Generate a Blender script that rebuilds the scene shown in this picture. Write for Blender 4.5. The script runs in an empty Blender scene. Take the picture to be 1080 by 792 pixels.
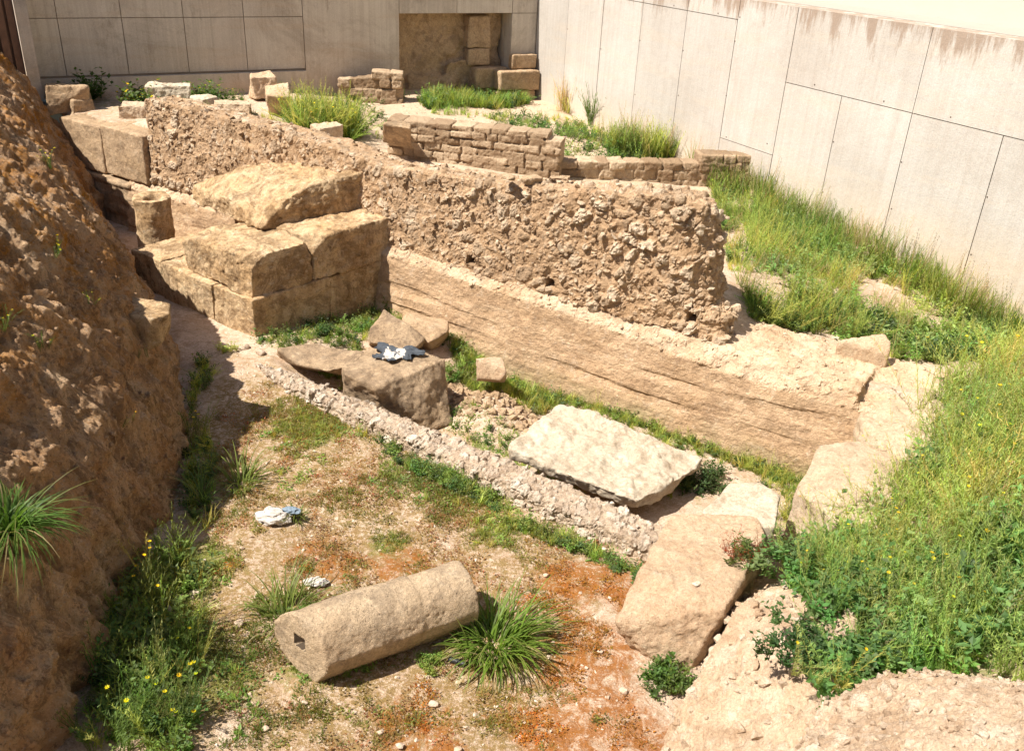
import bpy, bmesh, math, random
import numpy as np
random.seed(7); RG = np.random.default_rng(7)
C = bpy.context.scene.collection; SC = bpy.context.scene

# ------------------------------------------------------------------ camera, sky, sun, exposure
CAMH = 4.5; FPX = 950.0; PX, PY = 540.0, 396.0
pitch, roll = math.radians(27.3), math.radians(-3.0)
fwd = np.array([0, math.cos(pitch), -math.sin(pitch)])
_r = np.array([1., 0, 0]); _u = np.cross(_r, fwd)
RT = _r*math.cos(roll) - _u*math.sin(roll); UP = np.cross(RT, fwd)
cd = bpy.data.cameras.new('camera'); cam = bpy.data.objects.new('camera', cd); C.objects.link(cam)
from mathutils import Matrix, Vector
cam.matrix_world = Matrix(((RT[0], UP[0], -fwd[0], 0), (RT[1], UP[1], -fwd[1], 0), (RT[2], UP[2], -fwd[2], CAMH), (0, 0, 0, 1)))
cd.sensor_width = 36; cd.lens = 36*FPX/1080; cd.clip_end = 2000; cd.clip_start = .05
SC.camera = cam
SUN_AZ, SUN_EL = math.radians(-112), math.radians(56)
sd = np.array([math.sin(SUN_AZ)*math.cos(SUN_EL), math.cos(SUN_AZ)*math.cos(SUN_EL), math.sin(SUN_EL)])
w = bpy.data.worlds.new('World'); SC.world = w; w.use_nodes = True
nt = w.node_tree; sky = nt.nodes.new('ShaderNodeTexSky'); sky.sky_type = 'NISHITA'; sky.sun_disc = False
sky.sun_elevation = SUN_EL; sky.sun_rotation = SUN_AZ % (2*math.pi); sky.air_density = 1.0; sky.dust_density = 2.0
bg = nt.nodes['Background']; bg.inputs[1].default_value = 0.058; nt.links.new(sky.outputs[0], bg.inputs[0])
sl = bpy.data.lights.new('sun', 'SUN'); so = bpy.data.objects.new('sun', sl); C.objects.link(so)
sl.energy = 5.0; sl.angle = math.radians(.53); sl.color = (1, .945, .85)
so.rotation_euler = Vector(sd).to_track_quat('Z', 'Y').to_euler(); so.location = (-8, -4, 12)
SC.view_settings.view_transform = 'Standard'; SC.view_settings.look = 'None'
SC.view_settings.exposure = 0.95; SC.view_settings.gamma = 1; SC.view_settings.use_curve_mapping = False

# ------------------------------------------------------------------ maths helpers
def ray(x, y):
    d = fwd*FPX + RT*(x-PX) - UP*(y-PY); return d/np.linalg.norm(d)
def P(x, y, z):
    d = ray(x, y); return np.array([0, 0, CAMH]) + d*((z-CAMH)/d[2])
def sstep(a, b, x):
    t = np.clip((x-a)/(b-a), 0, 1); return t*t*(3-2*t)
def _h(i, s):
    n = (i[..., 0].astype(np.int64)*73856093) ^ (i[..., 1].astype(np.int64)*19349663) ^ (i[..., 2].astype(np.int64)*83492791) ^ (s*2654435)
    n &= 0xffffffff
    n = ((n ^ (n >> 15))*2246822519) & 0xffffffff; n = ((n ^ (n >> 13))*3266489917) & 0xffffffff
    return ((n ^ (n >> 16)) & 0xffffff)/float(0xffffff)
def vn(p, s=0):
    p = np.asarray(p, float); i = np.floor(p).astype(np.int64); f = p-i; f = f*f*f*(f*(f*6-15)+10); r = 0
    for a in (0, 1):
        for b in (0, 1):
            for c in (0, 1):
                wt = (f[..., 0] if a else 1-f[..., 0])*(f[..., 1] if b else 1-f[..., 1])*(f[..., 2] if c else 1-f[..., 2])
                r = r + wt*_h(i+np.array([a, b, c]), s)
    return r*2-1
def fbm(p, o=4, s=0, g=.5):
    r = 0; a = 1; t = 0; p = np.asarray(p, float)
    for k in range(o): r = r+a*vn(p*2**k+17.3*k, s+k); t += a; a *= g
    return r/t
def worley(p, s=0):
    p = np.asarray(p, float); i = np.floor(p).astype(np.int64)
    f1 = np.full(p.shape[:-1], 9.); f2 = f1.copy(); rid = np.zeros(p.shape[:-1])
    for a in (-1, 0, 1):
        for b in (-1, 0, 1):
            for c in (-1, 0, 1):
                j = i+np.array([a, b, c]); q = np.stack([_h(j, s+1), _h(j, s+2), _h(j, s+3)], -1)
                d = np.linalg.norm(j+q-p, axis=-1); r = _h(j, s+4)
                m = d < f1; f2 = np.where(m, f1, np.minimum(f2, d)); rid = np.where(m, r, rid); f1 = np.where(m, d, f1)
    return f1, f2, rid
def xy(p): return np.array(p[:2])
def v3(x, y, z=0): return np.stack([x, y, np.zeros_like(x)+z], -1)

# ------------------------------------------------------------------ object helpers
def tag(o, label=None, cat=None, group=None, kind=None):
    if label: o['label'] = label
    if cat: o['category'] = cat
    if group: o['group'] = group
    if kind: o['kind'] = kind
    return o
def empty(name, loc, label, cat, group=None):
    o = bpy.data.objects.new(name, None); C.objects.link(o); o.location = [float(a) for a in loc]; o.empty_display_size = .1
    return tag(o, label, cat, group)
def mk(name, V, F, mat, parent=None, smooth=False, attrs=None, mi=None, origin=None):
    V = np.asarray(V, np.float32); F = np.asarray(F, np.int32)
    if origin is None: origin = np.array([V[:, 0].mean(), V[:, 1].mean(), V[:, 2].min()])
    origin = np.asarray(origin, float)
    m = bpy.data.meshes.new(name); k = F.shape[1]
    m.vertices.add(len(V)); m.vertices.foreach_set('co', (V-origin).astype(np.float32).ravel())
    m.loops.add(F.size); m.loops.foreach_set('vertex_index', F.ravel())
    m.polygons.add(len(F)); m.polygons.foreach_set('loop_start', np.arange(0, F.size, k, dtype=np.int32))
    m.polygons.foreach_set('use_smooth', np.full(len(F), smooth))
    for a in (mat if isinstance(mat, (list, tuple)) else [mat]): m.materials.append(a)
    if mi is not None: m.polygons.foreach_set('material_index', np.asarray(mi, np.int32))
    m.update(calc_edges=True); m.validate()
    for n, arr in (attrs or {}).items():
        arr = np.asarray(arr, np.float32)
        if arr.ndim == 2:
            at = m.attributes.new(n, 'FLOAT_COLOR', 'POINT'); at.data.foreach_set('color', np.concatenate([arr, np.ones((len(arr), 1), np.float32)], 1).ravel())
        else:
            at = m.attributes.new(n, 'FLOAT', 'POINT'); at.data.foreach_set('value', arr)
    o = bpy.data.objects.new(name, m); C.objects.link(o)
    o.location = [float(a) for a in origin]
    if parent is not None: o.parent = parent; o.location = [float(a)-float(b) for a, b in zip(origin, parent.location)]
    return o
def box_vf(x0, x1, y0, y1, z0, z1, M=None):
    V = np.array([(x, y, z) for x in (x0, x1) for y in (y0, y1) for z in (z0, z1)], float)
    F = np.array([(0, 1, 3, 2), (4, 6, 7, 5), (0, 4, 5, 1), (2, 3, 7, 6), (0, 2, 6, 4), (1, 5, 7, 3)])
    if M is not None: V = M(V)
    return V, F
def join(parts):
    Vs, Fs, n = [], [], 0
    for V, F in parts: Vs.append(V); Fs.append(F+n); n += len(V)
    return np.concatenate(Vs), np.concatenate(Fs)
def frame(o, a, b):
    o = np.array(o, float); a = np.array(a, float); b = np.array(b, float)
    return lambda V: np.stack([o[0]+a[0]*V[:, 0]+b[0]*V[:, 1], o[1]+a[1]*V[:, 0]+b[1]*V[:, 1], V[:, 2]], -1)
def hull(pts):
    bm = bmesh.new()
    for p in pts: bm.verts.new([float(c) for c in p])
    bmesh.ops.convex_hull(bm, input=bm.verts)
    bmesh.ops.delete(bm, geom=[v for v in bm.verts if not v.link_faces], context='VERTS')
    bmesh.ops.triangulate(bm, faces=bm.faces); bmesh.ops.recalc_face_normals(bm, faces=bm.faces)
    bm.verts.index_update()
    V = np.array([v.co[:] for v in bm.verts]); F = np.array([[v.index for v in f.verts] for f in bm.faces]); bm.free(); return V, F
def remesh(shapes, voxel, smooth=2, pre=None):
    """voxel-remesh the union of closed shapes; returns V, F(quads), N"""
    m = bpy.data.meshes.new('tmp'); n = 0; VV = []; FF = []
    for V, F in shapes:
        VV += [tuple(map(float, v)) for v in V]; FF += [tuple(int(i)+n for i in f) for f in F]; n += len(V)
    m.from_pydata(VV, [], FF); bm = bmesh.new(); bm.from_mesh(m); bmesh.ops.recalc_face_normals(bm, faces=bm.faces); bm.to_mesh(m); bm.free()
    o = bpy.data.objects.new('tmp', m); C.objects.link(o)
    r = o.modifiers.new('r', 'REMESH'); r.mode = 'VOXEL'; r.voxel_size = voxel; r.adaptivity = 0
    if smooth: s = o.modifiers.new('s', 'SMOOTH'); s.iterations = smooth; s.factor = .5
    dg = bpy.context.evaluated_depsgraph_get(); e = o.evaluated_get(dg); em = e.to_mesh()
    V = np.empty(len(em.vertices)*3, np.float32); em.vertices.foreach_get('co', V); V = V.reshape(-1, 3).astype(float)
    F = np.empty(len(em.loops), np.int32); em.loops.foreach_get('vertex_index', F); F = F.reshape(-1, 4)
    e.to_mesh_clear(); bpy.data.objects.remove(o); bpy.data.meshes.remove(m)
    return V, F, normals(V, F)
def normals(V, F):
    fn = np.cross(V[F[:, 2]]-V[F[:, 0]], V[F[:, 3 if F.shape[1] == 4 else 1]]-V[F[:, 1 if F.shape[1] == 4 else 0]])
    if F.shape[1] == 3: fn = np.cross(V[F[:, 1]]-V[F[:, 0]], V[F[:, 2]]-V[F[:, 0]])
    N = np.zeros_like(V)
    for k in range(F.shape[1]): np.add.at(N, F[:, k], fn)
    return N/np.maximum(np.linalg.norm(N, axis=1, keepdims=True), 1e-9)
def weather(V, F, N, big=.02, mid=.008, fine=.003, pits=.0, seed=0, strata=0.):
    d = big*fbm(V*3.1, 3, seed)+mid*fbm(V*13, 3, seed+5)+fine*fbm(V*55, 2, seed+9)
    if pits:
        f1, f2, r = worley(V*22+fbm(V*9, 2, seed+1)[:, None]*.6, seed+11); d = d-pits*np.clip(1-f1/.42, 0, 1)*(r > .55)
    if strata: d = d+strata*vn(v3(V[:, 0]*.7, V[:, 1]*.7, V[:, 2]*16), seed+3)
    return V+N*d[:, None]
def stone(name, shapes, mat, voxel=.018, smooth=2, parent=None, seed=0, **k):
    V, F, N = remesh(shapes, voxel, smooth); V = weather(V, F, N, seed=seed, **k)
    return mk(name, V, F, mat, parent, True)
def hexa(top, bot):
    return hull([tuple(p) for p in top]+[tuple(p) for p in bot])

# ------------------------------------------------------------------ materials
class NT:
    def __init__(s, name, rough=.9):
        s.m = bpy.data.materials.new(name); s.m.use_nodes = True; s.t = s.m.node_tree
        s.b = s.t.nodes['Principled BSDF']; s.b.inputs['Roughness'].default_value = rough
        s.b.inputs['Specular IOR Level'].default_value = .25; s.co = s.n('ShaderNodeNewGeometry').outputs['Position']
    def n(s, ty, **k):
        x = s.t.nodes.new(ty)
        for a, b in k.items(): setattr(x, a, b)
        return x
    def l(s, a, b): s.t.links.new(a, b)
    def noise(s, sc, det=4, rough=.6, vec=None, dist=0):
        x = s.n('ShaderNodeTexNoise'); x.inputs['Scale'].default_value = sc; x.inputs['Detail'].default_value = det
        x.inputs['Roughness'].default_value = rough; x.inputs['Distortion'].default_value = dist; s.l(vec or s.co, x.inputs['Vector']); return x.outputs['Fac']
    def voro(s, sc, feature='F1', vec=None):
        x = s.n('ShaderNodeTexVoronoi', feature=feature); x.inputs['Scale'].default_value = sc; s.l(vec or s.co, x.inputs['Vector']); return x
    def ramp(s, f, pts):
        x = s.n('ShaderNodeValToRGB'); e = x.color_ramp.elements
        while len(e) < len(pts): e.new(.5)
        for a, (p, c) in zip(e, pts): a.position = p; a.color = (*c, 1) if not isinstance(c, (int, float)) else (c, c, c, 1)
        s.l(f, x.inputs[0]); return x.outputs[0]
    def mix(s, f, a, b, ty='MIX'):
        x = s.n('ShaderNodeMix', data_type='RGBA', blend_type=ty)
        for sock, v in ((x.inputs[0], f), (x.inputs[6], a), (x.inputs[7], b)):
            if isinstance(v, (int, float)): sock.default_value = v
            elif isinstance(v, tuple): sock.default_value = (*v, 1)
            else: s.l(v, sock)
        return x.outputs[2]
    def math(s, op, a, b=0):
        x = s.n('ShaderNodeMath', operation=op)
        for i, v in enumerate((a, b)):
            if isinstance(v, (int, float)): x.inputs[i].default_value = v
            else: s.l(v, x.inputs[i])
        return x.outputs[0]
    def attr(s, name, out='Fac'): return s.n('ShaderNodeAttribute', attribute_name=name).outputs[out]
    def scale(s, x, y, z):
        m = s.n('ShaderNodeMapping'); m.inputs['Scale'].default_value = (x, y, z); s.l(s.co, m.inputs[0]); return m.outputs[0]
    def bump(s, hs, dist=.01, strength=1.):
        prev = None
        for h, d in hs:
            b = s.n('ShaderNodeBump'); b.inputs['Distance'].default_value = d; b.inputs['Strength'].default_value = strength
            s.l(h, b.inputs['Height'])
            if prev: s.l(prev, b.inputs['Normal'])
            prev = b.outputs[0]
        s.l(prev, s.b.inputs['Normal'])
    def col(s, c):
        if isinstance(c, tuple): s.b.inputs['Base Color'].default_value = (*c, 1)
        else: s.l(c, s.b.inputs['Base Color'])
def stone_mat(name, c1, c2, dirt=(.16, .10, .06), dirt_amt=.5, pale=(.62, .52, .42), bump=1., speck=.22, streak=0.):
    s = NT(name); a = s.noise(2.3, 5, .65); c = s.mix(s.ramp(a, [(.35, 0.), (.65, 1.)]), c1, c2)
    d = s.noise(5.5, 6, .72, dist=.4); c = s.mix(s.math('MULTIPLY', s.ramp(d, [(.52, 0.), (.68, 1.)]), dirt_amt), c, dirt)
    pa = s.ramp(s.noise(3.2, 9, .82, dist=.9), [(.50, 0.), (.56, 1.)]); c = s.mix(s.math('MULTIPLY', pa, dirt_amt*.75), c, dirt)
    sp = s.ramp(s.noise(48, 5, .8), [(.56, 0.), (.62, 1.)]); c = s.mix(s.math('MULTIPLY', sp, .55), c, dirt)
    p = s.noise(9, 5, .7, s.scale(1, 1, 1.7)); c = s.mix(s.math('MULTIPLY', s.ramp(p, [(.55, 0.), (.72, 1.)]), .55), c, pale)
    if streak:
        q = s.noise(1, 5, .6, s.scale(9, 9, .9)); c = s.mix(s.math('MULTIPLY', s.ramp(q, [(.46, 0.), (.62, 1.)]), streak), c, dirt)
    v = s.voro(38, vec=s.n('ShaderNodeVectorMath', operation='ADD').outputs[0]) if 0 else s.voro(38)
    pit = s.math('MULTIPLY', s.ramp(v.outputs['Distance'], [(.08, 1.), (.2, 0.)]), s.ramp(s.noise(6, 4, .7), [(.45, 0.), (.6, 1.)]))
    c = s.mix(s.math('MULTIPLY', pit, .5), c, dirt)
    g = s.noise(30, 6, .8); c = s.mix(.45, c, s.ramp(g, [(.32, .30), (.68, .82)]), 'OVERLAY')
    f = s.noise(110, 3, .75); c = s.mix(speck, c, s.ramp(f, [(.3, .12), (.7, .9)]), 'OVERLAY')
    s.col(c); s.bump([(s.noise(16, 7, .75), .035*bump), (s.noise(80, 5, .8), .012*bump), (s.math('MULTIPLY', pit, -1.), .008)]); return s.m
M_ASH = stone_mat('ashlar_stone', (.44, .30, .175), (.54, .38, .24), dirt=(.19, .12, .07), dirt_amt=.55, pale=(.56, .44, .31), streak=.0)
M_PIER = stone_mat('pier_stone', (.56, .36, .185), (.68, .49, .30), dirt=(.15, .085, .035), dirt_amt=.75, pale=(.76, .62, .45), streak=.35)
M_BLOCK = stone_mat('pink_block_stone', (.56, .385, .245), (.63, .46, .31), dirt=(.38, .22, .12), dirt_amt=.4, pale=(.58, .46, .34))
M_DRUM = stone_mat('drum_stone', (.46, .335, .215), (.55, .415, .275), dirt=(.20, .145, .10), dirt_amt=.55, pale=(.52, .42, .31), bump=.8)
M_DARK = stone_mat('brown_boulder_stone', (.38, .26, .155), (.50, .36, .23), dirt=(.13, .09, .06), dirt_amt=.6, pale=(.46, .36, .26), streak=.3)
M_WHITE = stone_mat('white_slab_stone', (.55, .455, .335), (.64, .545, .42), dirt=(.36, .26, .17), dirt_amt=.7, pale=(.68, .60, .49), bump=.9, speck=.2)
M_PALE = stone_mat('pale_block_stone', (.56, .415, .275), (.63, .48, .34), dirt=(.32, .21, .13), dirt_amt=.4, pale=(.62, .52, .41))
M_BRICK = stone_mat('small_masonry_stone', (.37, .25, .145), (.50, .35, .21), dirt=(.14, .095, .06), dirt_amt=.6, pale=(.60, .49, .36))
M_PEB = stone_mat('pebble_stone', (.42, .31, .22), (.60, .50, .40), dirt=(.30, .20, .13), dirt_amt=.35, pale=(.74, .68, .60), bump=.3)
def rubble_mat(name, mortar, mortar2, s1, s2, bump=1.):
    s = NT(name); c = s.mix(s.ramp(s.noise(3, 5, .65), [(.35, 0.), (.65, 1.)]), mortar, mortar2)
    st = s.mix(s.attr('rid'), s1, s2); c = s.mix(s.attr('st'), c, st)
    c = s.mix(s.math('MULTIPLY', s.ramp(s.noise(8, 6, .75, dist=.5), [(.54, 0.), (.7, 1.)]), .45), c, (.25, .15, .08))
    c = s.mix(s.math('MULTIPLY', s.ramp(s.noise(31, 4, .7), [(.58, 0.), (.70, 1.)]), .35), c, (.62, .50, .37))
    c = s.mix(s.math('MULTIPLY', s.ramp(s.noise(4.2, 9, .82, dist=.9), [(.51, 0.), (.56, 1.)]), .4), c, (.24, .145, .08)); c = s.mix(s.math('MULTIPLY', s.ramp(s.noise(55, 5, .8), [(.56, 0.), (.62, 1.)]), .45), c, (.20, .12, .07))
    c = s.mix(.25, c, s.ramp(s.noise(80, 3, .7), [(.3, .12), (.7, .9)]), 'OVERLAY')
    s.col(c); s.bump([(s.noise(28, 6, .75), .025*bump), (s.noise(110, 4, .7), .008*bump)]); return s.m
M_RUB = rubble_mat('rubble_mortar', (.42, .265, .145), (.53, .36, .22), (.27, .165, .085), (.68, .54, .39))
M_CURB = rubble_mat('pale_rubble_mortar', (.44, .33, .23), (.54, .42, .31), (.38, .28, .20), (.70, .61, .50))
M_LEDGE = rubble_mat('pale_mortar_mass', (.47, .33, .21), (.56, .42, .295), (.44, .30, .19), (.64, .53, .41), .8)
M_BRICKS = rubble_mat('coursed_stone', (.20, .135, .08), (.27, .19, .12), (.25, .165, .095), (.52, .39, .26), .8)
def plinth_mat():
    s = NT('plinth_mortar'); c = s.mix(s.ramp(s.noise(2, 5, .65, s.scale(1, 1, 2.5)), [(.35, 0.), (.65, 1.)]), (.43, .28, .16), (.54, .375, .235))
    c = s.mix(s.math('MULTIPLY', s.ramp(s.noise(1.6, 6, .7, s.scale(1, 1, 6)), [(.50, 0.), (.66, 1.)]), .55), c, (.27, .17, .10))
    c = s.mix(s.math('MULTIPLY', s.ramp(s.noise(1.3, 8, .75, s.scale(.8, .8, 6), dist=.5), [(.50, 0.), (.64, 1.)]), .28), c, (.34, .215, .125)); c = s.mix(s.math('MULTIPLY', s.ramp(s.noise(1.7, 8, .75, s.scale(.8, .8, 7), dist=.5), [(.54, 0.), (.64, 1.)]), .3), c, (.62, .47, .32))
    c = s.mix(s.math('MULTIPLY', s.attr('shelf'), .75), c, (.64, .51, .37)); 
    c = s.mix(s.math('MULTIPLY', s.ramp(s.noise(12, 5, .7), [(.55, 0.), (.7, 1.)]), .5), c, (.62, .50, .38))
    c = s.mix(s.math('MULTIPLY', s.attr('damp'), .6), c, (.26, .24, .11))
    c = s.mix(s.math('MULTIPLY', s.ramp(s.noise(4.2, 9, .82, dist=.9), [(.51, 0.), (.56, 1.)]), .4), c, (.24, .145, .08)); c = s.mix(s.math('MULTIPLY', s.ramp(s.noise(55, 5, .8), [(.56, 0.), (.62, 1.)]), .45), c, (.20, .12, .07))
    c = s.mix(.3, c, s.ramp(s.noise(75, 3, .7), [(.3, .12), (.7, .9)]), 'OVERLAY')
    s.col(c); s.bump([(s.noise(14, 7, .75, s.scale(.8, .8, 1.6)), .025), (s.noise(80, 4, .7), .007)]); return s.m
M_PLINTH = plinth_mat()
def bank_mat():
    s = NT('bank_earth'); c = s.mix(s.ramp(s.noise(1.7, 6, .7), [(.35, 0.), (.65, 1.)]), (.52, .29, .145), (.74, .50, .30))
    c = s.mix(s.math('MULTIPLY', s.ramp(s.noise(7, 6, .75), [(.5, 0.), (.64, 1.)]), .6), c, (.60, .45, .31))
    o = s.math('MULTIPLY', s.ramp(s.noise(2.6, 6, .75), [(.45, 0.), (.62, 1.)]), s.attr('moss'))
    c = s.mix(o, c, (.50, .20, .015)); c = s.mix(s.math('MULTIPLY', s.ramp(s.noise(3.5, 9, .82, s.scale(1, 1, .5), dist=.9), [(.50, 0.), (.56, 1.)]), .6), c, (.20, .11, .055)); c = s.mix(s.math('MULTIPLY', s.ramp(s.noise(23, 6, .8), [(.55, 0.), (.61, 1.)]), .6), c, (.15, .085, .05))
    v = s.voro(26); c = s.mix(s.math('MULTIPLY', s.ramp(v.outputs['Distance'], [(.12, 1.), (.24, 0.)]), .4), c, (.55, .46, .38))
    c = s.mix(.22, c, s.ramp(s.noise(85, 3, .7), [(.3, .15), (.7, .9)]), 'OVERLAY')
    s.col(c); s.bump([(s.noise(9, 7, .8, dist=.4), .09), (s.noise(35, 6, .8), .03)]); return s.m
M_BANK = bank_mat()
def ground_mat():
    s = NT('earth_ground', .95); c = s.mix(s.ramp(s.noise(1.9, 6, .7), [(.35, 0.), (.65, 1.)]), (.47, .33, .225), (.62, .475, .36))
    c = s.mix(s.math('MULTIPLY', s.ramp(s.noise(16, 6, .75), [(.52, 0.), (.66, 1.)]), .55), c, (.74, .62, .50))
    c = s.mix(s.math('MULTIPLY', s.ramp(s.noise(4, 9, .84, dist=.9), [(.50, 0.), (.57, 1.)]), .5), c, (.32, .20, .11))
    c = s.mix(s.math('MULTIPLY', s.ramp(s.noise(60, 5, .8), [(.56, 0.), (.61, 1.)]), .55), c, (.20, .125, .07))
    hum = s.ramp(s.math('ADD', s.math('MULTIPLY', s.attr('moss'), .55), s.noise(7, 7, .78, dist=.6)), [(.52, 0.), (.72, 1.)])
    c = s.mix(s.math('MULTIPLY', s.math('MULTIPLY', hum, s.ramp(s.noise(24, 6, .8), [(.42, .1), (.52, 1.)])), .85), c, s.mix(s.noise(9, 5, .75), (.22, .10, .03), (.23, .18, .045)))
    gm = s.ramp(s.math('ADD', s.math('MULTIPLY', s.attr('green'), .6), s.noise(11, 7, .78, dist=.5)), [(.78, 0.), (.96, 1.)])
    c = s.mix(s.math('MULTIPLY', gm, .8), c, s.mix(s.noise(40, 3), (.10, .12, .02), (.24, .26, .05)))
    ru = s.ramp(s.math('ADD', s.math('MULTIPLY', s.attr('rust'), .6), s.noise(5, 8, .78, dist=.7)), [(.64, 0.), (.80, 1.)])
    c = s.mix(s.math('MULTIPLY', s.math('MULTIPLY', ru, s.ramp(s.noise(7, 8, .85, dist=.8), [(.42, .1), (.52, 1.)])), .85), c, s.mix(s.noise(15, 5, .75), (.20, .058, .006), (.36, .13, .015)))
    c = s.mix(s.math('MULTIPLY', s.attr('dust'), .8), c, s.mix(s.noise(9, 6, .75), (.44, .30, .19), (.60, .47, .34)))
    v = s.voro(34); c = s.mix(s.math('MULTIPLY', s.ramp(v.outputs['Distance'], [(.10, 1.), (.2, 0.)]), .5), c, (.70, .62, .53))
    c = s.mix(.28, c, s.ramp(s.noise(90, 3, .7), [(.3, .15), (.7, .9)]), 'OVERLAY')
    s.col(c); s.bump([(s.noise(10, 7, .75), .03), (s.noise(60, 5, .75), .012)]); return s.m
M_GROUND = ground_mat()
def conc_mat(name, c1, c2, stain, warm=(.62, .45, .28), stain_amt=.5, top=3.5, topamt=1., zw=1.3):
    s = NT(name, .8); c = s.mix(s.ramp(s.noise(.9, 5, .6), [(.35, 0.), (.65, 1.)]), c1, c2)
    c = s.mix(s.math('MULTIPLY', s.ramp(s.noise(1, 5, .65, s.scale(7, 7, .35)), [(.5, 0.), (.7, 1.)]), .25*stain_amt), c, stain)
    c = s.mix(s.math('MULTIPLY', s.ramp(s.noise(3.3, 7, .75, s.scale(1, 1, .6), dist=.3), [(.56, 0.), (.68, 1.)]), .35*stain_amt), c, stain)
    c = s.mix(s.math('MULTIPLY', s.ramp(s.noise(.8, 8, .78, dist=1.), [(.48, 0.), (.62, 1.)]), .32*stain_amt), c, stain); c = s.mix(s.math('MULTIPLY', s.ramp(s.noise(1, 4, .6, s.scale(22, 22, .25)), [(.45, 0.), (.6, 1.)]), .14), c, stain)
    c = s.mix(s.math('MULTIPLY', s.ramp(s.noise(1.1, 4, .6, s.scale(.6, .6, 5)), [(.52, 0.), (.6, 1.)]), .16*stain_amt), c, warm)
    z = s.n('ShaderNodeSeparateXYZ'); s.l(s.co, z.inputs[0]); Z = z.outputs[2]
    hi = s.n('ShaderNodeMapRange'); hi.inputs[1].default_value = top-.75; hi.inputs[2].default_value = top; s.l(Z, hi.inputs[0])
    k = s.math('ADD', s.math('MULTIPLY', hi.outputs[0], .33), s.noise(1, 6, .75, s.scale(5, 5, .8)))
    c = s.mix(s.math('MULTIPLY', s.ramp(k, [(.72, 0.), (.84, 1.)]), topamt), c, stain)
    lo = s.n('ShaderNodeMapRange'); lo.inputs[1].default_value = zw+.3; lo.inputs[2].default_value = zw-.6; s.l(Z, lo.inputs[0])
    c = s.mix(s.math('MULTIPLY', s.math('MULTIPLY', lo.outputs[0], s.noise(2, 4)), .9), c, warm)
    v = s.voro(14); c = s.mix(s.math('MULTIPLY', s.ramp(v.outputs['Distance'], [(.03, 1.), (.06, 0.)]), .5), c, (.3, .25, .2))
    c = s.mix(.5, c, s.ramp(s.attr('rid'), [(0., .44), (1., .56)]), 'OVERLAY'); c = s.mix(.2, c, s.ramp(s.noise(60, 3, .7), [(.3, .2), (.7, .8)]), 'OVERLAY')
    s.col(c); s.bump([(s.noise(6, 5, .7), .008), (s.noise(60, 4, .7), .002)]); return s.m
M_CONC = conc_mat('pale_concrete', (.43, .395, .355), (.485, .45, .41), (.30, .23, .18), stain_amt=.5)
M_CONCB = conc_mat('stained_concrete', (.54, .475, .40), (.62, .55, .46), (.25, .19, .14), stain_amt=1.2, top=3.3, topamt=.8, warm=(.5, .36, .24), zw=1.9)
def flat_mat(name, c, rough=.8, var=.15, sc=20):
    s = NT(name, rough); s.col(s.mix(s.noise(sc, 5), tuple(a*(1-var) for a in c), tuple(min(1, a*(1+var)) for a in c))); s.bump([(s.noise(sc*3, 4), .003)]); return s.m
M_JOINT = flat_mat('dark_joint', (.27, .21, .16))
M_HOLE = flat_mat('dark_plug', (.09, .06, .045))
M_SOCK = flat_mat('socket_shade_paint', (.055, .038, .024))  # near-black colour painting the shade inside the drum's end socket
M_PLASTER = flat_mat('white_plaster', (.45, .42, .36), var=.05, sc=2)
M_PAVE = flat_mat('pale_paving', (.33, .30, .26), var=.1, sc=4)
M_RUST = flat_mat('rusty_metal', (.20, .11, .07), .6, .4, 8)
M_CLOTH = flat_mat('dark_blue_cloth', (.06, .068, .08), .9, .5, 30)
M_PAPER = flat_mat('creased_paper', (.46, .42, .38), .7, .2, 40)
M_BLUE = flat_mat('blue_print', (.17, .22, .27), .5, .2, 30)
M_CAN = flat_mat('red_can', (.12, .012, .012), .3, .2, 30)
M_BLACK = flat_mat('black_wrap', (.02, .02, .02), .4, .3, 30)
def veg_mat(name, trans=.45, rough=.55):
    s = NT(name, rough); c = s.attr('col', 'Color'); s.col(c); s.b.inputs['Specular IOR Level'].default_value = .35
    t = s.n('ShaderNodeBsdfTranslucent'); s.l(s.mix(1., c, (1.25, 1.25, .7), 'MULTIPLY'), t.inputs[0])
    m = s.n('ShaderNodeMixShader'); m.inputs[0].default_value = trans
    s.l(s.b.outputs[0], m.inputs[1]); s.l(t.outputs[0], m.inputs[2]); s.l(m.outputs[0], s.t.nodes['Material Output'].inputs[0]); return s.m
M_VEG = veg_mat('foliage', .5)

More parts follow.
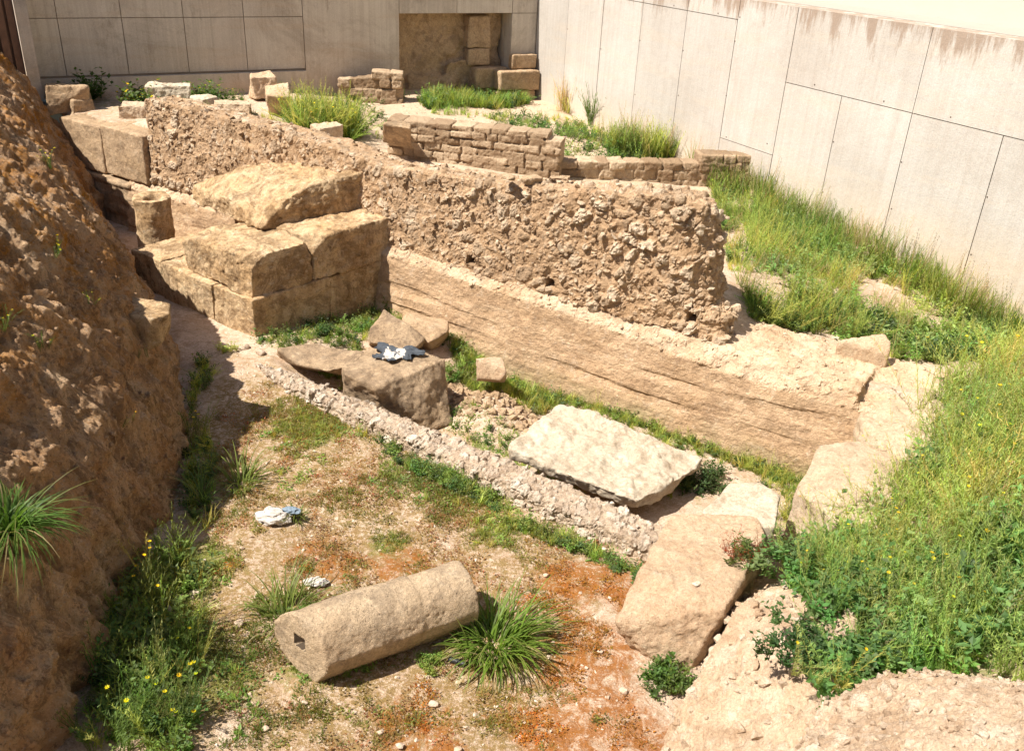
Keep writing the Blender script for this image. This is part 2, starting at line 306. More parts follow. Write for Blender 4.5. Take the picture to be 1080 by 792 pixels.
# ------------------------------------------------------------------ layout of the place
WA = np.array([-1.33, 10.28]); WU = np.array([.853, -.522]); WU /= np.linalg.norm(WU); WB = np.array([-WU[1], WU[0]])   # long wall line, direction, backwards normal
R0 = np.array([.13, 19.61]); RD = np.array([.495, -.869]); RD /= np.linalg.norm(RD); RO = np.array([-RD[1], RD[0]])     # right wall; RO points outwards
BD = -RO.copy(); BO = -RD.copy()                                                                                     # back wall runs BD from R0, BO points outwards
FOOT = np.array([(-2.35, .0), (-2.5, 2.), (-2.55, 3.2), (-2.6, 4.3), (-2.8, 5.2), (-2.75, 5.7), (-2.83, 6.5), (-3.1, 7.5), (-3.88, 8.9), (-4.88, 10.4), (-5.62, 11.6), (-6.55, 13.4), (-8.1, 16.5)])
def footx(y): return np.interp(y, FOOT[:, 1], FOOT[:, 0])
CT = np.array([(-6.5, 13.9, 1.4), (0, 19, 1.0), (1.5, 17, .87), (2.8, 15, .90), (4, 12.6, .80), (4.8, 11.4, .70), (5.3, 10.5, .62), (5.85, 9.6, .47), (-2.5, 18, 1.22), (-5, 16.7, 1.35), (-7, 15.5, 1.45),
      (-2, 13.2, 1.05), (.5, 12, 1.0), (3, 12, .8), (-3, 11.8, 1.45), (0, 10.3, 1.2), (2, 9.4, .95), (3.2, 8.7, .58), (4.5, 7.9, .6), (-5, 13.5, 1.5), (-1.5, 16, 1.1), (.5, 15, 1.0), (2.4, 10.5, .85)])
c0 = xy(P(250, 372, 0)); c1 = xy(P(712, 597, 0)); CU = (c1-c0)/np.linalg.norm(c1-c0); CN = np.array([-CU[1], CU[0]])
S0 = xy(P(690, 792, 0)); S1 = np.array([3.15, 7.7]); SU = (S1-S0)/np.linalg.norm(S1-S0); SR = np.array([SU[1], -SU[0]])
def G(x, y, detail=True):
    x = np.asarray(x, float); y = np.asarray(y, float)
    dw = (x-WA[0])*WB[0]+(y-WA[1])*WB[1]
    dc = (x-c0[0])*CN[0]+(y-c0[1])*CN[1]
    sc_ = (x-c0[0])*CU[0]+(y-c0[1])*CU[1]; z = -.28*sstep(.05, .22, dc)*sstep(.2, 1.3, sc_)*(1-sstep(.7, 1.4, dc)*sstep(2.3, 1.3, sc_))
    m = P(520, 415, 0); z = z+.24*np.exp(-(((x-m[0])**2+(y-m[1])**2)/.13))
    m = P(330, 372, 0); z = z+.12*np.exp(-(((x-m[0])**2+(y-m[1])**2)/.3))
    dr = (x-S0[0])*SR[0]+(y-S0[1])*SR[1]
    sl_ = np.clip(dr-.15, 0, None); zr = .62*sl_; zr = np.where(zr > 2.2, 2.2+.25*(zr-2.2), zr)
    z = np.where(dr > .15, np.maximum(z, zr-.28*sstep(.5, .15, dr)*sstep(.05, .22, dc)), z)
    num = 0; den = 0
    for a, b, c in CT:
        wt = 1/(((x-a)**2+(y-b)**2)**1.5+.05); num = num+c*wt; den = den+wt
    T = np.maximum(num/den, zr-1.1*np.clip(dw, 0, None))
    z = z*(1-sstep(.18, .32, dw))+T*sstep(.18, .32, dw)
    z = np.where(y < 2.0, np.maximum(z, 2.9*sstep(2.0, .2, y)), z)
    fx = footx(y); dl = fx-x
    z = np.where(dl > .6, np.maximum(z, np.minimum(3.0, (dl-.6)*1.0-.4)), z)
    if detail:
        q = v3(x, y); n = fbm(q*1.1, 3, 3)*.045+fbm(q*5, 4, 8)*.016; z = z+n*np.clip(1+zr*.6, 1, 1.6)
    ds = (x-R0[0])*RO[0]+(y-R0[1])*RO[1]; db = (x-R0[0])*BO[0]+(y-R0[1])*BO[1]
    return np.where((ds > .12) | (db > 1.0), 3.42, z)
def GZ(p): return float(G(np.array([p[0]]), np.array([p[1]]))[0])
def HIT(px, py):
    d = ray(px, py); t = np.arange(2.5, 32, .02); q = np.array([0, 0, CAMH])+d*t[:, None]; g = G(q[:, 0], q[:, 1]); k = np.argmax(q[:, 2] < g)
    return np.array([q[k, 0], q[k, 1], g[k]])
def poly(*pts): return np.array([HIT(*p)[:2] for p in pts])
def inpoly(x, y, pl):
    r = np.zeros(x.shape, bool); n = len(pl)
    for i in range(n):
        a, b = pl[i], pl[(i+1) % n]; c = (a[1] > y) != (b[1] > y)
        r ^= c & (x < (b[0]-a[0])*(y-a[1])/(b[1]-a[1]+1e-12)+a[0])
    return r
def patch(p, thr=-.24): return p[fbm(v3(p[:, 0], p[:, 1])*1.15, 3, 77) > thr]
def sample(pl, dens, seed=0, n=None):
    g = np.random.default_rng(seed); lo = pl.min(0); hi = pl.max(0); N = int(dens*np.prod(hi-lo)) if n is None else n*6
    p = lo+(hi-lo)*g.random((N, 2)); p = p[inpoly(p[:, 0], p[:, 1], pl)]
    return p if n is None else p[:n]
def blob(x, y, items):
    r = np.zeros_like(x)
    for px, py, rad, a in items:
        p = P(px, py, 0); r = np.maximum(r, a*np.exp(-(((x-p[0])**2+(y-p[1])**2)/rad**2)))
    return r

# ------------------------------------------------------------------ ground sheet
def axis(lo, hi, st, far):
    core = np.arange(lo, hi, st); out = [far*(k/14)**2.2 for k in range(1, 15)]
    return np.concatenate([lo-np.array(out)[::-1], core, hi+np.array(out)])
gx = axis(-9, 7.2, .036, 400); gy = axis(1.2, 20.6, .045, 400)
X, Y = np.meshgrid(gx, gy); X = X.ravel(); Y = Y.ravel(); Zg = G(X, Y)
nx, ny = len(gx), len(gy); ii = np.arange(nx*ny).reshape(ny, nx)
Fg = np.stack([ii[:-1, :-1].ravel(), ii[:-1, 1:].ravel(), ii[1:, 1:].ravel(), ii[1:, :-1].ravel()], -1)
def wob(b, k=1): return np.clip(b*(1+1.1*k*fbm(v3(X, Y)*2.6, 4, 77)), 0, 1.2)
moss = wob(blob(X, Y, [(300, 450, .9, 1.1), (420, 520, .9, 1.0), (480, 600, .6, .8), (260, 520, .6, .8), (560, 590, .5, .6), (340, 590, .6, .7), (400, 440, .7, .7), (200, 620, .5, 1), (250, 700, .5, .8), (300, 770, .5, .7), (480, 740, .6, .8), (560, 640, .6, .7), (380, 760, .5, .9)]))
green = blob(X, Y, [(330, 450, .5, .9), (380, 430, .35, .8), (200, 600, .4, 1), (170, 700, .6, 1), (300, 640, .3, .6), (410, 575, .25, .8), (520, 560, .3, .7), (620, 570, .3, .7), (240, 720, .35, .8), (320, 700, .3, .7), (480, 520, .3, .8)])
rust = wob(blob(X, Y, [(650, 625, .3, .85), (600, 612, .25, .75), (625, 680, .28, 1.2), (612, 720, .26, 1.2), (640, 775, .35, 1.2), (640, 740, .25, 1.2), (590, 770, .3, .8), (440, 770, .3, .75), (330, 590, .3, .6), (540, 745, .25, .5), (690, 600, .15, .8), (500, 660, .2, .5), (350, 600, .25, .6), (430, 600, .3, .5), (480, 610, .2, .5), (600, 640, .3, .7)]))
dwg = (X-WA[0])*WB[0]+(Y-WA[1])*WB[1]; drg = (X-S0[0])*SR[0]+(Y-S0[1])*SR[1]
green = np.maximum(green, np.where((dwg < -.1) & (dwg > -1.3) & (drg < .3) & (X > -.8), .42, 0)); green = np.maximum(green, np.where(dwg > .3, .55*sstep(-.5, .4, fbm(v3(X, Y)*.6, 3, 21)), 0)); green = np.maximum(green, np.where((drg > .4) & (dwg < .3), .7, 0))
dust = np.where((dwg > .3) & (dwg < 30), sstep(11.5, 14, Y)*.9*sstep(-4.5, -2.5, X), 0)
ground = mk('ground', v3(X, Y, Zg), Fg, M_GROUND, smooth=True, attrs=dict(moss=moss, green=green, rust=rust, dust=dust), origin=(0, 0, 0))
tag(ground, 'bare sandy earth with moss and rust coloured patches', 'ground', kind='structure')

# ------------------------------------------------------------------ rock chunk prototypes
def chunk(seed, flat=.7, n=13):
    g = np.random.default_rng(seed); p = g.normal(size=(n, 3)); p /= np.linalg.norm(p, axis=1, keepdims=True); p *= .75+.25*g.random((n, 1)); p *= [1, .8, flat]; return hull(p)
CH = [chunk(i, .55+.05*(i % 6)) for i in range(12)]
def rot(seedgen, n, tilt=math.pi):
    a = seedgen.random(n)*2*math.pi; b = (seedgen.random(n)-.5)*2*tilt; c = seedgen.random(n)*2*math.pi
    def Rz(t): z = np.zeros_like(t); o = z+1; return np.stack([np.cos(t), -np.sin(t), z, np.sin(t), np.cos(t), z, z, z, o], -1).reshape(-1, 3, 3)
    def Rx(t): z = np.zeros_like(t); o = z+1; return np.stack([o, z, z, z, np.cos(t), -np.sin(t), z, np.sin(t), np.cos(t)], -1).reshape(-1, 3, 3)
    return Rz(a)@Rx(b)@Rz(c)
def scatter(protos, pos, scale, R, seed=0, extra=None):
    """protos list of (V,F[,col]); returns V,F[,col]"""
    g = np.random.default_rng(seed); k = g.integers(0, len(protos), len(pos)); Vs, Fs, Cs, n = [], [], [], 0
    for j, pr in enumerate(protos):
        s = np.where(k == j)[0]
        if not len(s): continue
        V = np.einsum('nij,vj->nvi', R[s], pr[0])*scale[s][:, None, None]+pos[s][:, None, :]; m = len(pr[0])
        F = (pr[1][None]+(np.arange(len(s))*m)[:, None, None]).reshape(-1, 3)+n
        Vs.append(V.reshape(-1, 3)); Fs.append(F); n += len(s)*m
        if len(pr) > 2:
            c = pr[2][None]*(extra[s][:, None, :] if extra is not None else 1); Cs.append(np.broadcast_to(c, (len(s), m, 3)).reshape(-1, 3))
    V = np.concatenate(Vs); F = np.concatenate(Fs)
    return (V, F, np.concatenate(Cs)) if Cs else (V, F)
def quads2tris(F): return np.concatenate([F[:, [0, 1, 2]], F[:, [0, 2, 3]]])
def rubble_disp(V, N, amp=.05, sc=9., seed=0, cover=.4, base=.02, vary=None):
    Wp = V*sc+fbm(V*6, 2, seed)[:, None]*.35*np.array([1, -1, 1]); f1, f2, rid = worley(Wp, seed)
    st = sstep(.02, .2, f2-f1)*(rid > 1-cover); r2 = (rid*7.77) % 1
    f1b, f2b, rb = worley(V*sc*2.3, seed+31); sb = sstep(.02, .25, f2b-f1b)*(rb > .5)
    if vary is not None: amp = amp*vary(V)
    d = amp*st*(.4+.6*r2)+amp*.32*sb+base*fbm(V*4, 3, seed+2)+base*.55*fbm(V*14, 3, seed+4)+base*.3*fbm(V*45, 2, seed+6)
    return V+N*d[:, None], np.clip(np.maximum(st, sb*.7), 0, 1), np.where(st > .1, r2, (rb*5.3) % 1)
def rubble_obj(name, shapes, mat, voxel=.02, smooth=3, amp=.05, sc=9, seed=0, cover=.45, base=.02, stones=0, ssize=(.02, .06), where=None, parent=None, holes=(), vary=None):
    V, F, N = remesh(shapes, voxel, smooth); V2, st, rid = rubble_disp(V, N, amp, sc, seed, cover, base, vary); hm = np.zeros(len(V), bool)
    for hs, hz in holes:
        ls = (V[:, :2]-WA)@WU; lt = (V[:, :2]-WA)@WB; hm |= (np.abs(ls-hs) < .05) & (np.abs(V[:, 2]-hz) < .045) & (lt < .2)
    V2[hm, :2] = V2[hm, :2]+WB*.22
    F3 = quads2tris(F)
    if stones:
        g = np.random.default_rng(seed+77); ok = np.arange(len(V)) if where is None else np.where(where(V, N))[0]
        ok = ok[~hm[ok]]; s = g.choice(ok, stones); sz = ssize[0]+(ssize[1]-ssize[0])*g.random(stones)**2.2
        Vc, Fc = scatter(CH, V2[s]+N[s]*(sz*.12)[:, None], sz, rot(g, stones), seed)
        rr = np.repeat(0, 0); n0 = len(V2)
        rv = (vn(np.floor(Vc*7), 5)*.5+.5)
        V2 = np.concatenate([V2, Vc]); F3 = np.concatenate([F3, Fc+n0]); st = np.concatenate([st, np.ones(len(Vc))]); rid = np.concatenate([rid, rv])
    o = mk(name, V2, F3, mat, parent, False, dict(st=st, rid=rid)); return o

# ------------------------------------------------------------------ long wall: rubble core standing on a smooth plinth
FW = frame(WA, WU, WB)
def line_s(px, py, z): p = xy(P(px, py, z))-WA; return float(p@WU), float(p@WB)
tops = [(-4.72, 1.93), (-4.0, 1.92), (-2.8, 1.9), (-1.2, 1.83), (-.4, 1.74), (.6, 1.80), (1.5, 1.86), (2.6, 2.0), (3.3, 2.08), (3.55, 2.06)]
longw = empty('ancient_wall', FW(np.array([[0, 0, -.3]]))[0], 'long rough rubble and mortar wall on a smooth plinth, crossing the pit from left to right', 'wall')
shp = []
for i in range(len(tops)-1):
    (s0, z0), (s1, z1) = tops[i], tops[i+1]
    e = .35 if i == len(tops)-2 else 0
    t0 = .6 if i else .55; pts = []
    for s, z, f, bk in ((s0, z0, .0, .56), (s1+.02, z1, .0 if not e else .05, .56-.16*(e > 0))):
        pts += [(s, f, .74), (s, f+.07, z), (s, bk, z-.03), (s, bk+.05, .6)]
    shp.append(hull(FW(np.array(pts))))
shp.append(hull(FW(np.array([(3.4, .02, .7), (3.4, .08, 2.05), (3.4, .5, 2.0), (3.4, .55, .6), (3.74, .14, .7), (3.60, .2, 1.98), (3.62, .42, 1.9), (3.85, .5, .6), (3.74, .25, 1.3), (3.76, .42, 1.3)])))); shp.append(hull(FW(np.array([(3.6, .04, .7), (3.6, .05, .98), (3.96, .1, .7), (3.93, .12, .95), (3.98, .42, .7), (3.94, .42, 1.0), (3.6, .5, .7), (3.6, .4, 1.15)]))))
HOLES = [(.92, .90), (1.98, .88), (3.62, .90), (-.35, .62)]
rubble_obj('rubble_core', shp, M_RUB, voxel=.019, amp=.055, sc=8, seed=3, cover=.36, base=.028, stones=2200, ssize=(.012, .06), parent=longw, holes=HOLES, vary=lambda V: .28+.72*sstep(.3, 3.2, (V[:, :2]-WA)@WU)+.25*sstep(-2, -4, (V[:, :2]-WA)@WU)+.5*fbm(V*1.3, 2, 50))
longw.children[0]['label'] = 'rough upper wall of mortar packed with stones'
# plinth section: back, shelf, battered face
def plinth():
    st = [(-5.2, .72, .60, -.04), (-3, .74, .64, -.05), (-.05, .8, .71, -.05), (1.0, .78, .66, -.04), (2.4, .74, .62, -.04), (3.7, .72, .54, -.0), (4.6, .70, .5, .0), (5.35, .66, .50, -.065)]
    sh = []
    for a, b in zip(st[:-1], st[1:]):
        pts = []
        for s, zt, ze, off in (a, (b[0]+.02, *b[1:])):
            pts += [(s, .9, -.4), (s, .9, zt), (s, .02, zt), (s, -.13-off, ze), (s, -.24-max(off, 0), -.4)]
        sh.append(hull(FW(np.array(pts))))
    sh.append(hull(FW(np.array([(5.2, -.235, -.4), (5.2, -.072, .50), (5.55, -.215, -.4), (5.55, -.05, .51), (6.45, .25, .56), (6.4, .2, -.4), (6.3, .95, .7), (5.15, .9, .69), (6.3, .95, -.3), (5.15, .9, -.3)]))))
    V, F, N = remesh(sh, .021, 2)
    L = np.stack([(V[:, :2]-WA)@WU, (V[:, :2]-WA)@WB, V[:, 2]], -1)
    face = sstep(-.06, -.13, L[:, 1])
    hh = L[:, 2]+.05*fbm(v3(L[:, 0]*1.3, L[:, 0]*0), 3, 41)+.05*L[:, 0]*0
    led = 0
    for zc, am in ((.34, .016), (.08, .022)):
        zz = zc+.05*vn(v3(L[:, 0]*.8, L[:, 0]*0+zc*9), 5); led = led-am*sstep(zz+.012, zz-.012, hh)*sstep(zz-.16, zz-.02, hh)*np.clip(.6+1.2*vn(v3(L[:, 0]*1.7, L[:, 0]*0+zc*5), 6), 0, 1)
    d = led*face+.022*fbm(V*2.2, 3, 12)+.010*fbm(V*9, 3, 15)+.006*fbm(V*34, 3, 16)+.006*face*fbm(np.stack([L[:, 0]*2.5, L[:, 0]*0, L[:, 2]*15], -1), 3, 17)
    top = N[:, 2] > .35; f1, f2, r = worley(V*13, 8); d = d+np.where(top, .012*sstep(.02, .25, f2-f1)*(r > .6)+.02*fbm(V*7, 3, 19), 0)
    V = V+N*d[:, None]
    shelf = np.clip(sstep(.25, .7, N[:, 2])*(.5+.5*vn(V*6, 4))*1.0, 0, 1); damp = sstep(.05, -.3, L[:, 2])*np.clip(.5+fbm(V*5, 3, 33), 0, 1)
    g = np.random.default_rng(9); s = g.choice(np.where(top & (L[:, 0] > -.2))[0], 700); sz = .01+.03*g.random(700)**2.5
    Vc, Fc = scatter(CH, V[s], sz, rot(g, 700), 4)
    F3 = np.concatenate([quads2tris(F), Fc+len(V)]); V = np.concatenate([V, Vc])
    o = mk('plinth', V, F3, M_PLINTH, longw, False, dict(shelf=np.concatenate([shelf, np.full(len(Vc), .7)]), damp=np.concatenate([damp, np.zeros(len(Vc))])))
    o['label'] = 'smooth brown plinth with a pale broken ledge'
plinth()
# left end ashlars
def fb(s0, s1, t0, t1, z0, z1, fr, j=.02, seed=0):
    g = np.random.default_rng(seed+100); V, F = box_vf(s0, s1, t0, t1, z0, z1); V = V+(g.random(V.shape)-.5)*2*j; return hull(fr(V))
stone('ashlar_block', [fb(-5.72, -4.76, -.03, .55, .70, 1.42, FW, seed=1)], M_ASH, .02, seed=4)
tag(C.objects['ashlar_block'], 'large squared ashlar block at the left end of the long rubble wall, half in shadow', 'stone block')
o = stone('ashlar_block', [fb(-6.7, -5.76, -.03, .5, .68, 1.40, FW, seed=2)], M_ASH, .02, seed=5)
tag(o, 'shaded squared block between the half lit ashlar and the earth bank', 'stone block')
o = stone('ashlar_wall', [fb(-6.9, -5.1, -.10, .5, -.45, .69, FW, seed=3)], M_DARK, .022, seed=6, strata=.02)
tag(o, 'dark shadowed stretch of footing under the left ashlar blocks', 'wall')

# ------------------------------------------------------------------ ashlar pier
pc = np.array([-2.96, 9.28]); pd = np.array([.763, .647]); pl_ = np.array([-.806, .592]); _fp = frame(pc, pd, pl_)
def FP(V):
    W = _fp(V); W[:, 2] = W[:, 2]+.085*V[:, 0]; return W
PB = [((0, .98, 0, .72, -.4, .47), 'lower corner block of the stepped ashlar pier, with a stained side and a sunlit end'),
      ((.99, 1.95, .02, .6, -.45, .47), 'lower stained block of the pier where it meets the long wall'),
      ((.0, 1.1, .735, 1.78, -.4, .47), 'lower block on the left side of the pier, next to its sunlit corner block'),
      ((.03, 1.1, 1.80, 2.45, -.4, .46), 'lowest block at the far left of the pier, under the bank shadow'),
      ((1.3, 2.5, .62, 2.0, -.2, .98), 'block hidden deep inside the pier behind the top boulder')]
for i, (b, lab) in enumerate(PB):
    if i == 4: continue
    o = stone('ashlar_block', [fb(*b, FP, .012, i+10)], M_PIER, .013, 1, seed=20+i, big=.02, mid=.012, fine=.005, pits=.01)
    tag(o, lab, 'stone block')
def chipped(b, seed, chips):
    V, F = box_vf(*b); g = np.random.default_rng(seed); V = V+(g.random(V.shape)-.5)*.03
    return hull(FP(np.concatenate([V[[i for i in range(8) if i not in chips]], chips_pts(V, chips)])))
def chips_pts(V, chips):
    c = V.mean(0); r = []
    for k, amt in chips.items():
        for ax in range(3):
            q = V[k].copy(); q[ax] = q[ax]+(c[ax]-q[ax])*amt[ax]; r.append(q)
    return np.array(r) if r else np.zeros((0, 3))
# box_vf vertex order: index = 4*x+2*y+z
U1 = chipped((.03, .78, .02, .46, .475, .97), 1, {1: (.5, .5, .5), 5: (.25, .5, .8), 3: (.3, .2, .2)})
U2 = chipped((.80, 1.95, .0, .66, .475, .99), 2, {1: (.35, .5, .7), 5: (.3, .35, .5)})
U3 = chipped((.08, 1.2, .48, 1.32, .475, .90), 3, {1: (.3, .2, .3), 3: (.5, .3, .4)})
for i, (u, lab) in enumerate(((U1, 'upper corner block of the pier with a broken rounded top edge'), (U2, 'upper long block of the pier with a bitten edge, ending at the long wall'), (U3, 'flat upper slab on the left of the pier, sloping to the shaded recess'))):
    o = stone('ashlar_block', [u], M_PIER, .013, 1, seed=40+i, big=.035, mid=.02, fine=.005, pits=.012); tag(o, lab, 'stone block')
core = stone('ashlar_block', [fb(1.12, 2.0, .62, 1.9, -.2, .92, FP, .01, 33), fb(.80, 1.2, .5, .9, .3, .88, FP, .01, 35)], M_PIER, .025, 3, seed=50, big=.04)
tag(core, 'rough block behind the pier, wedged between the top boulder and the rubble wall', 'stone block')
pts = [P(*t) for t in ((275, 243, 1.0), (207, 216, .93), (396, 206, 1.28), (302, 210, 1.36), (330, 195, 1.50), (396, 178, 1.64), (345, 166, 1.60), (300, 166, 1.50), (222, 184, 1.30), (205, 196, 1.14), (350, 220, 1.14), (262, 222, 1.16), (235, 208, 1.2))]
pts += [np.array([q[0], q[1], .95]) for q in (P(300, 166, 1.58), P(396, 190, 1.5), P(222, 186, 1.2))]
o = stone('ashlar_block', [hull(pts)], M_PIER, .014, 1, seed=55, big=.05, mid=.03, fine=.006, pits=.014, strata=.012); tag(o, 'massive weathered boulder lying on top of the stepped pier', 'stone block')
# column stub in the dark recess
def cyl(c, r0, r1, z0, z1, n=28, flat=None):
    a = np.linspace(0, 2*math.pi, n, endpoint=False); V = [(c[0]+r0*math.cos(t), c[1]+r0*math.sin(t), z0) for t in a]+[(c[0]+r1*math.cos(t), c[1]+r1*math.sin(t), z1) for t in a]; return hull(V)
cc = P(160, 210, .92)
V, F, N = remesh([cyl(cc, .245, .235, -.35, .95)], .016, 2)
r = np.hypot(V[:, 0]-cc[0]-.02, V[:, 1]-cc[1]+.02); V[:, 2] -= .16*sstep(.12, .08, r)*(V[:, 2] > .8); V = weather(V, F, N, .03, .014, .004, .006, 60)
tag(mk('column_stub', V, F, M_PIER, smooth=True), 'short upright column stump with a hollow top standing in the shaded recess', 'column')

# ------------------------------------------------------------------ fallen column drum
def drum():
    a = P(321, 679, .24); b = P(486, 624, .22); a = np.array([a[0], a[1], .235]); b = np.array([b[0], b[1], .22]); ax = (b-a)/np.linalg.norm(b-a); side = np.cross(ax, [0, 0, 1]); side /= np.linalg.norm(side); up = np.cross(side, ax)
    def ring(t, sc, cut=0):
        o = []
        for k in range(30):
            th = k/30*2*math.pi; r = .243*sc; x, y = math.cos(th)*r, math.sin(th)*r; tt = t+(.42*x if t < 0 else 0)
            if y > 0: x *= .93
            if y < 0 and x > 0: x *= .98; y *= 1.0
            o.append(a+ax*tt+side*x+up*y)
        o.append(a+ax*(t+(.05 if t < 0 else 0))+side*.12*sc-up*.25*sc); return o
    L = np.linalg.norm(b-a); s1 = hull(ring(-.03, 1.0)+ring(L*.66, .97)); s2 = hull([p-up*.006 for p in ring(.2, .965)]+[p-up*.012 for p in ring(L+.03, .95)])
    V, F, N = remesh([s1, s2], .0125, 2)
    q = V-a; t = q@ax; x = q@side; y = q@up
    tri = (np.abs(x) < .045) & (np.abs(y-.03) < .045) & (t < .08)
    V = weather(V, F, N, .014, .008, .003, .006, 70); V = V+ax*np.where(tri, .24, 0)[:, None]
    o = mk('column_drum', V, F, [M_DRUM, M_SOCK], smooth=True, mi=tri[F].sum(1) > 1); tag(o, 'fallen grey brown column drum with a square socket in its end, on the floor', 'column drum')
drum()

# ------------------------------------------------------------------ rubble curb between floor and trench
def curb():
    pts = [(268, 378, .3), (300, 396, .7), (400, 441, 1.), (500, 487, 1.1), (600, 530, 1.15), (706, 578, 1.25)]; sh = []
    pr = []
    for x, y, k in pts:
        c = xy(P(x, y, .12)); pr.append((c-CN*.15*k, c+CN*.17*k, .04+.10*k))
    for (a, b, z), (a2, b2, z2) in zip(pr[:-1], pr[1:]):
        sh.append(hull([(*a, -.32), (*b, -.32), (*(a+CN*.04), z), (*(b-CN*.03), z), (*(a2+CU*.02), -.32), (*(b2+CU*.02), -.32), (*(a2+CN*.04+CU*.02), z2), (*(b2-CN*.03+CU*.02), z2)]))
    o = rubble_obj('rubble_curb', sh, M_CURB, voxel=.015, amp=.03, sc=12, seed=14, cover=.5, base=.022, stones=900, ssize=(.012, .045))
    tag(o, 'low pale footing of mortar and stones dividing the mossy floor from the trench', 'wall footing')
curb()

# ------------------------------------------------------------------ loose big stones
def pstone(name, top, base, label, mat, cat='stone', extra=(), voxel=.016, group=None, **k):
    """top: (px, py, z) corners; base: same, or a z with the outline taken from the top"""
    T = [P(*t) for t in top]; B = [P(*t) for t in base] if not isinstance(base, (int, float)) else [np.array([t[0], t[1], base]) for t in T]
    o = stone(name, [hull(T+B+[P(*e) for e in extra])], mat, voxel, k.pop('smooth', 2), **k); return tag(o, label, cat, group)
pstone('stone_slab', [(590, 428, .16), (625, 433, .17), (742, 483, .0), (734, 496, -.02), (706, 512, .0), (672, 529, .04), (655, 520, .06), (610, 505, .1), (536, 472, .14), (556, 453, .16)],
       [(590, 436, -.05), (741, 494, -.15), (706, 522, -.15), (672, 538, -.13), (640, 528, -.06), (538, 484, .02)], 'large flat whitish slab lying tilted across the trench', M_WHITE, 'stone slab', seed=81, smooth=1, big=.05, mid=.025, fine=.005, pits=.008)
pstone('boulder', [(360, 388, .32), (385, 367, .33), (428, 362, .33), (469, 378, .30), (452, 386, .32), (413, 395, .32), (399, 408, .30), (362, 395, .32)],
       [(362, 422, -.1), (398, 440, -.1), (410, 440, -.1), (452, 455, -.25), (477, 448, -.25), (470, 410, -.2), (400, 400, -.2)], 'brown boulder with a piece of cloth on its flat top', M_DARK, seed=82, big=.04, mid=.015)
pstone('boulder', [(405, 325, .38), (390, 345, .3), (390, 362, .18), (440, 366, .15), (448, 358, .2), (430, 340, .34)], [(388, 366, -.1), (446, 370, -.1), (405, 335, 0), (440, 352, -.1)], 'tilted wedge shaped boulder behind the cloth covered one', M_DARK, seed=83, big=.03)
pstone('boulder', [(432, 328, .3), (474, 337, .26), (472, 350, .2), (452, 362, .15), (425, 350, .2), (424, 335, .28)], [(455, 372, -.1), (475, 358, -.1), (428, 360, -.1)], 'pale boulder with a green shrub growing beside it, near the end of the pier', M_ASH, seed=84, big=.03)
pstone('stone_slab', [(292, 368, .16), (330, 363, .18), (384, 372, .2), (378, 385, .14), (345, 392, .08), (315, 385, .1)], [(292, 380, -.1), (360, 398, -.1), (385, 385, -.1), (330, 366, -.1)], 'flat brown slab lying between the pier and the cloth covered boulder', M_DARK, 'stone slab', seed=85, big=.03)
pstone('boulder', [(502, 378, .30), (530, 376, .30), (535, 392, .2), (528, 402, .1), (505, 400, .1)], [(502, 402, -.1), (533, 404, -.1), (516, 384, -.1)], 'small grey squarish stone leaning at the foot of the long wall', M_BLOCK, seed=86, big=.02)
pstone('stone_block', [(708, 541, .36), (745, 541, .38), (798, 545, .40), (806, 562, .42), (778, 618, .48), (764, 643, .46), (722, 622, .47), (674, 606, .42), (690, 582, .38)],
       [(650, 656, .24), (652, 670, .1), (676, 692, -.02), (700, 704, -.02), (726, 708, -.02), (756, 688, .0), (770, 650, .1), (800, 600, .0), (720, 560, 0)], 'big pinkish squared block at the right edge of the pit floor', M_BLOCK, 'stone block', seed=87, smooth=1, big=.03, mid=.02, fine=.006, pits=.01)
pstone('boulder', [(741, 538, .32), (770, 510, .36), (800, 508, .38), (822, 522, .42), (818, 556, .42), (790, 558, .36), (745, 545, .34)], -.1, 'white flat topped stone behind the big pinkish block', M_WHITE, seed=88, big=.03)
pstone('stone_block', [(838, 517, .36), (866, 470, .50), (905, 463, .52), (960, 478, .56), (985, 530, .58), (950, 565, .5), (880, 550, .42)], -.1, 'large pale pink block half buried under the weeds at the end of the long wall', M_PALE, 'stone block', seed=89, big=.05)
pstone('stone_block', [(882, 359, .84), (932, 351, .92), (940, 360, .9), (938, 374, .8), (915, 372, .74), (900, 369, .74)], .6, 'small squared tan stone lying behind the right end of the long wall', M_BLOCK, 'stone block', seed=90, big=.015)
pstone('mortar_block', [(905, 432, .50), (935, 418, .58), (1035, 402, .66), (1060, 440, .68), (1010, 500, .66), (950, 486, .56), (915, 462, .46)], -.3, 'worn pale corner piece joining the wall ledge to the half buried block', M_PALE, 'mortar mass', voxel=.02, seed=92, big=.07, mid=.03, pits=.01)
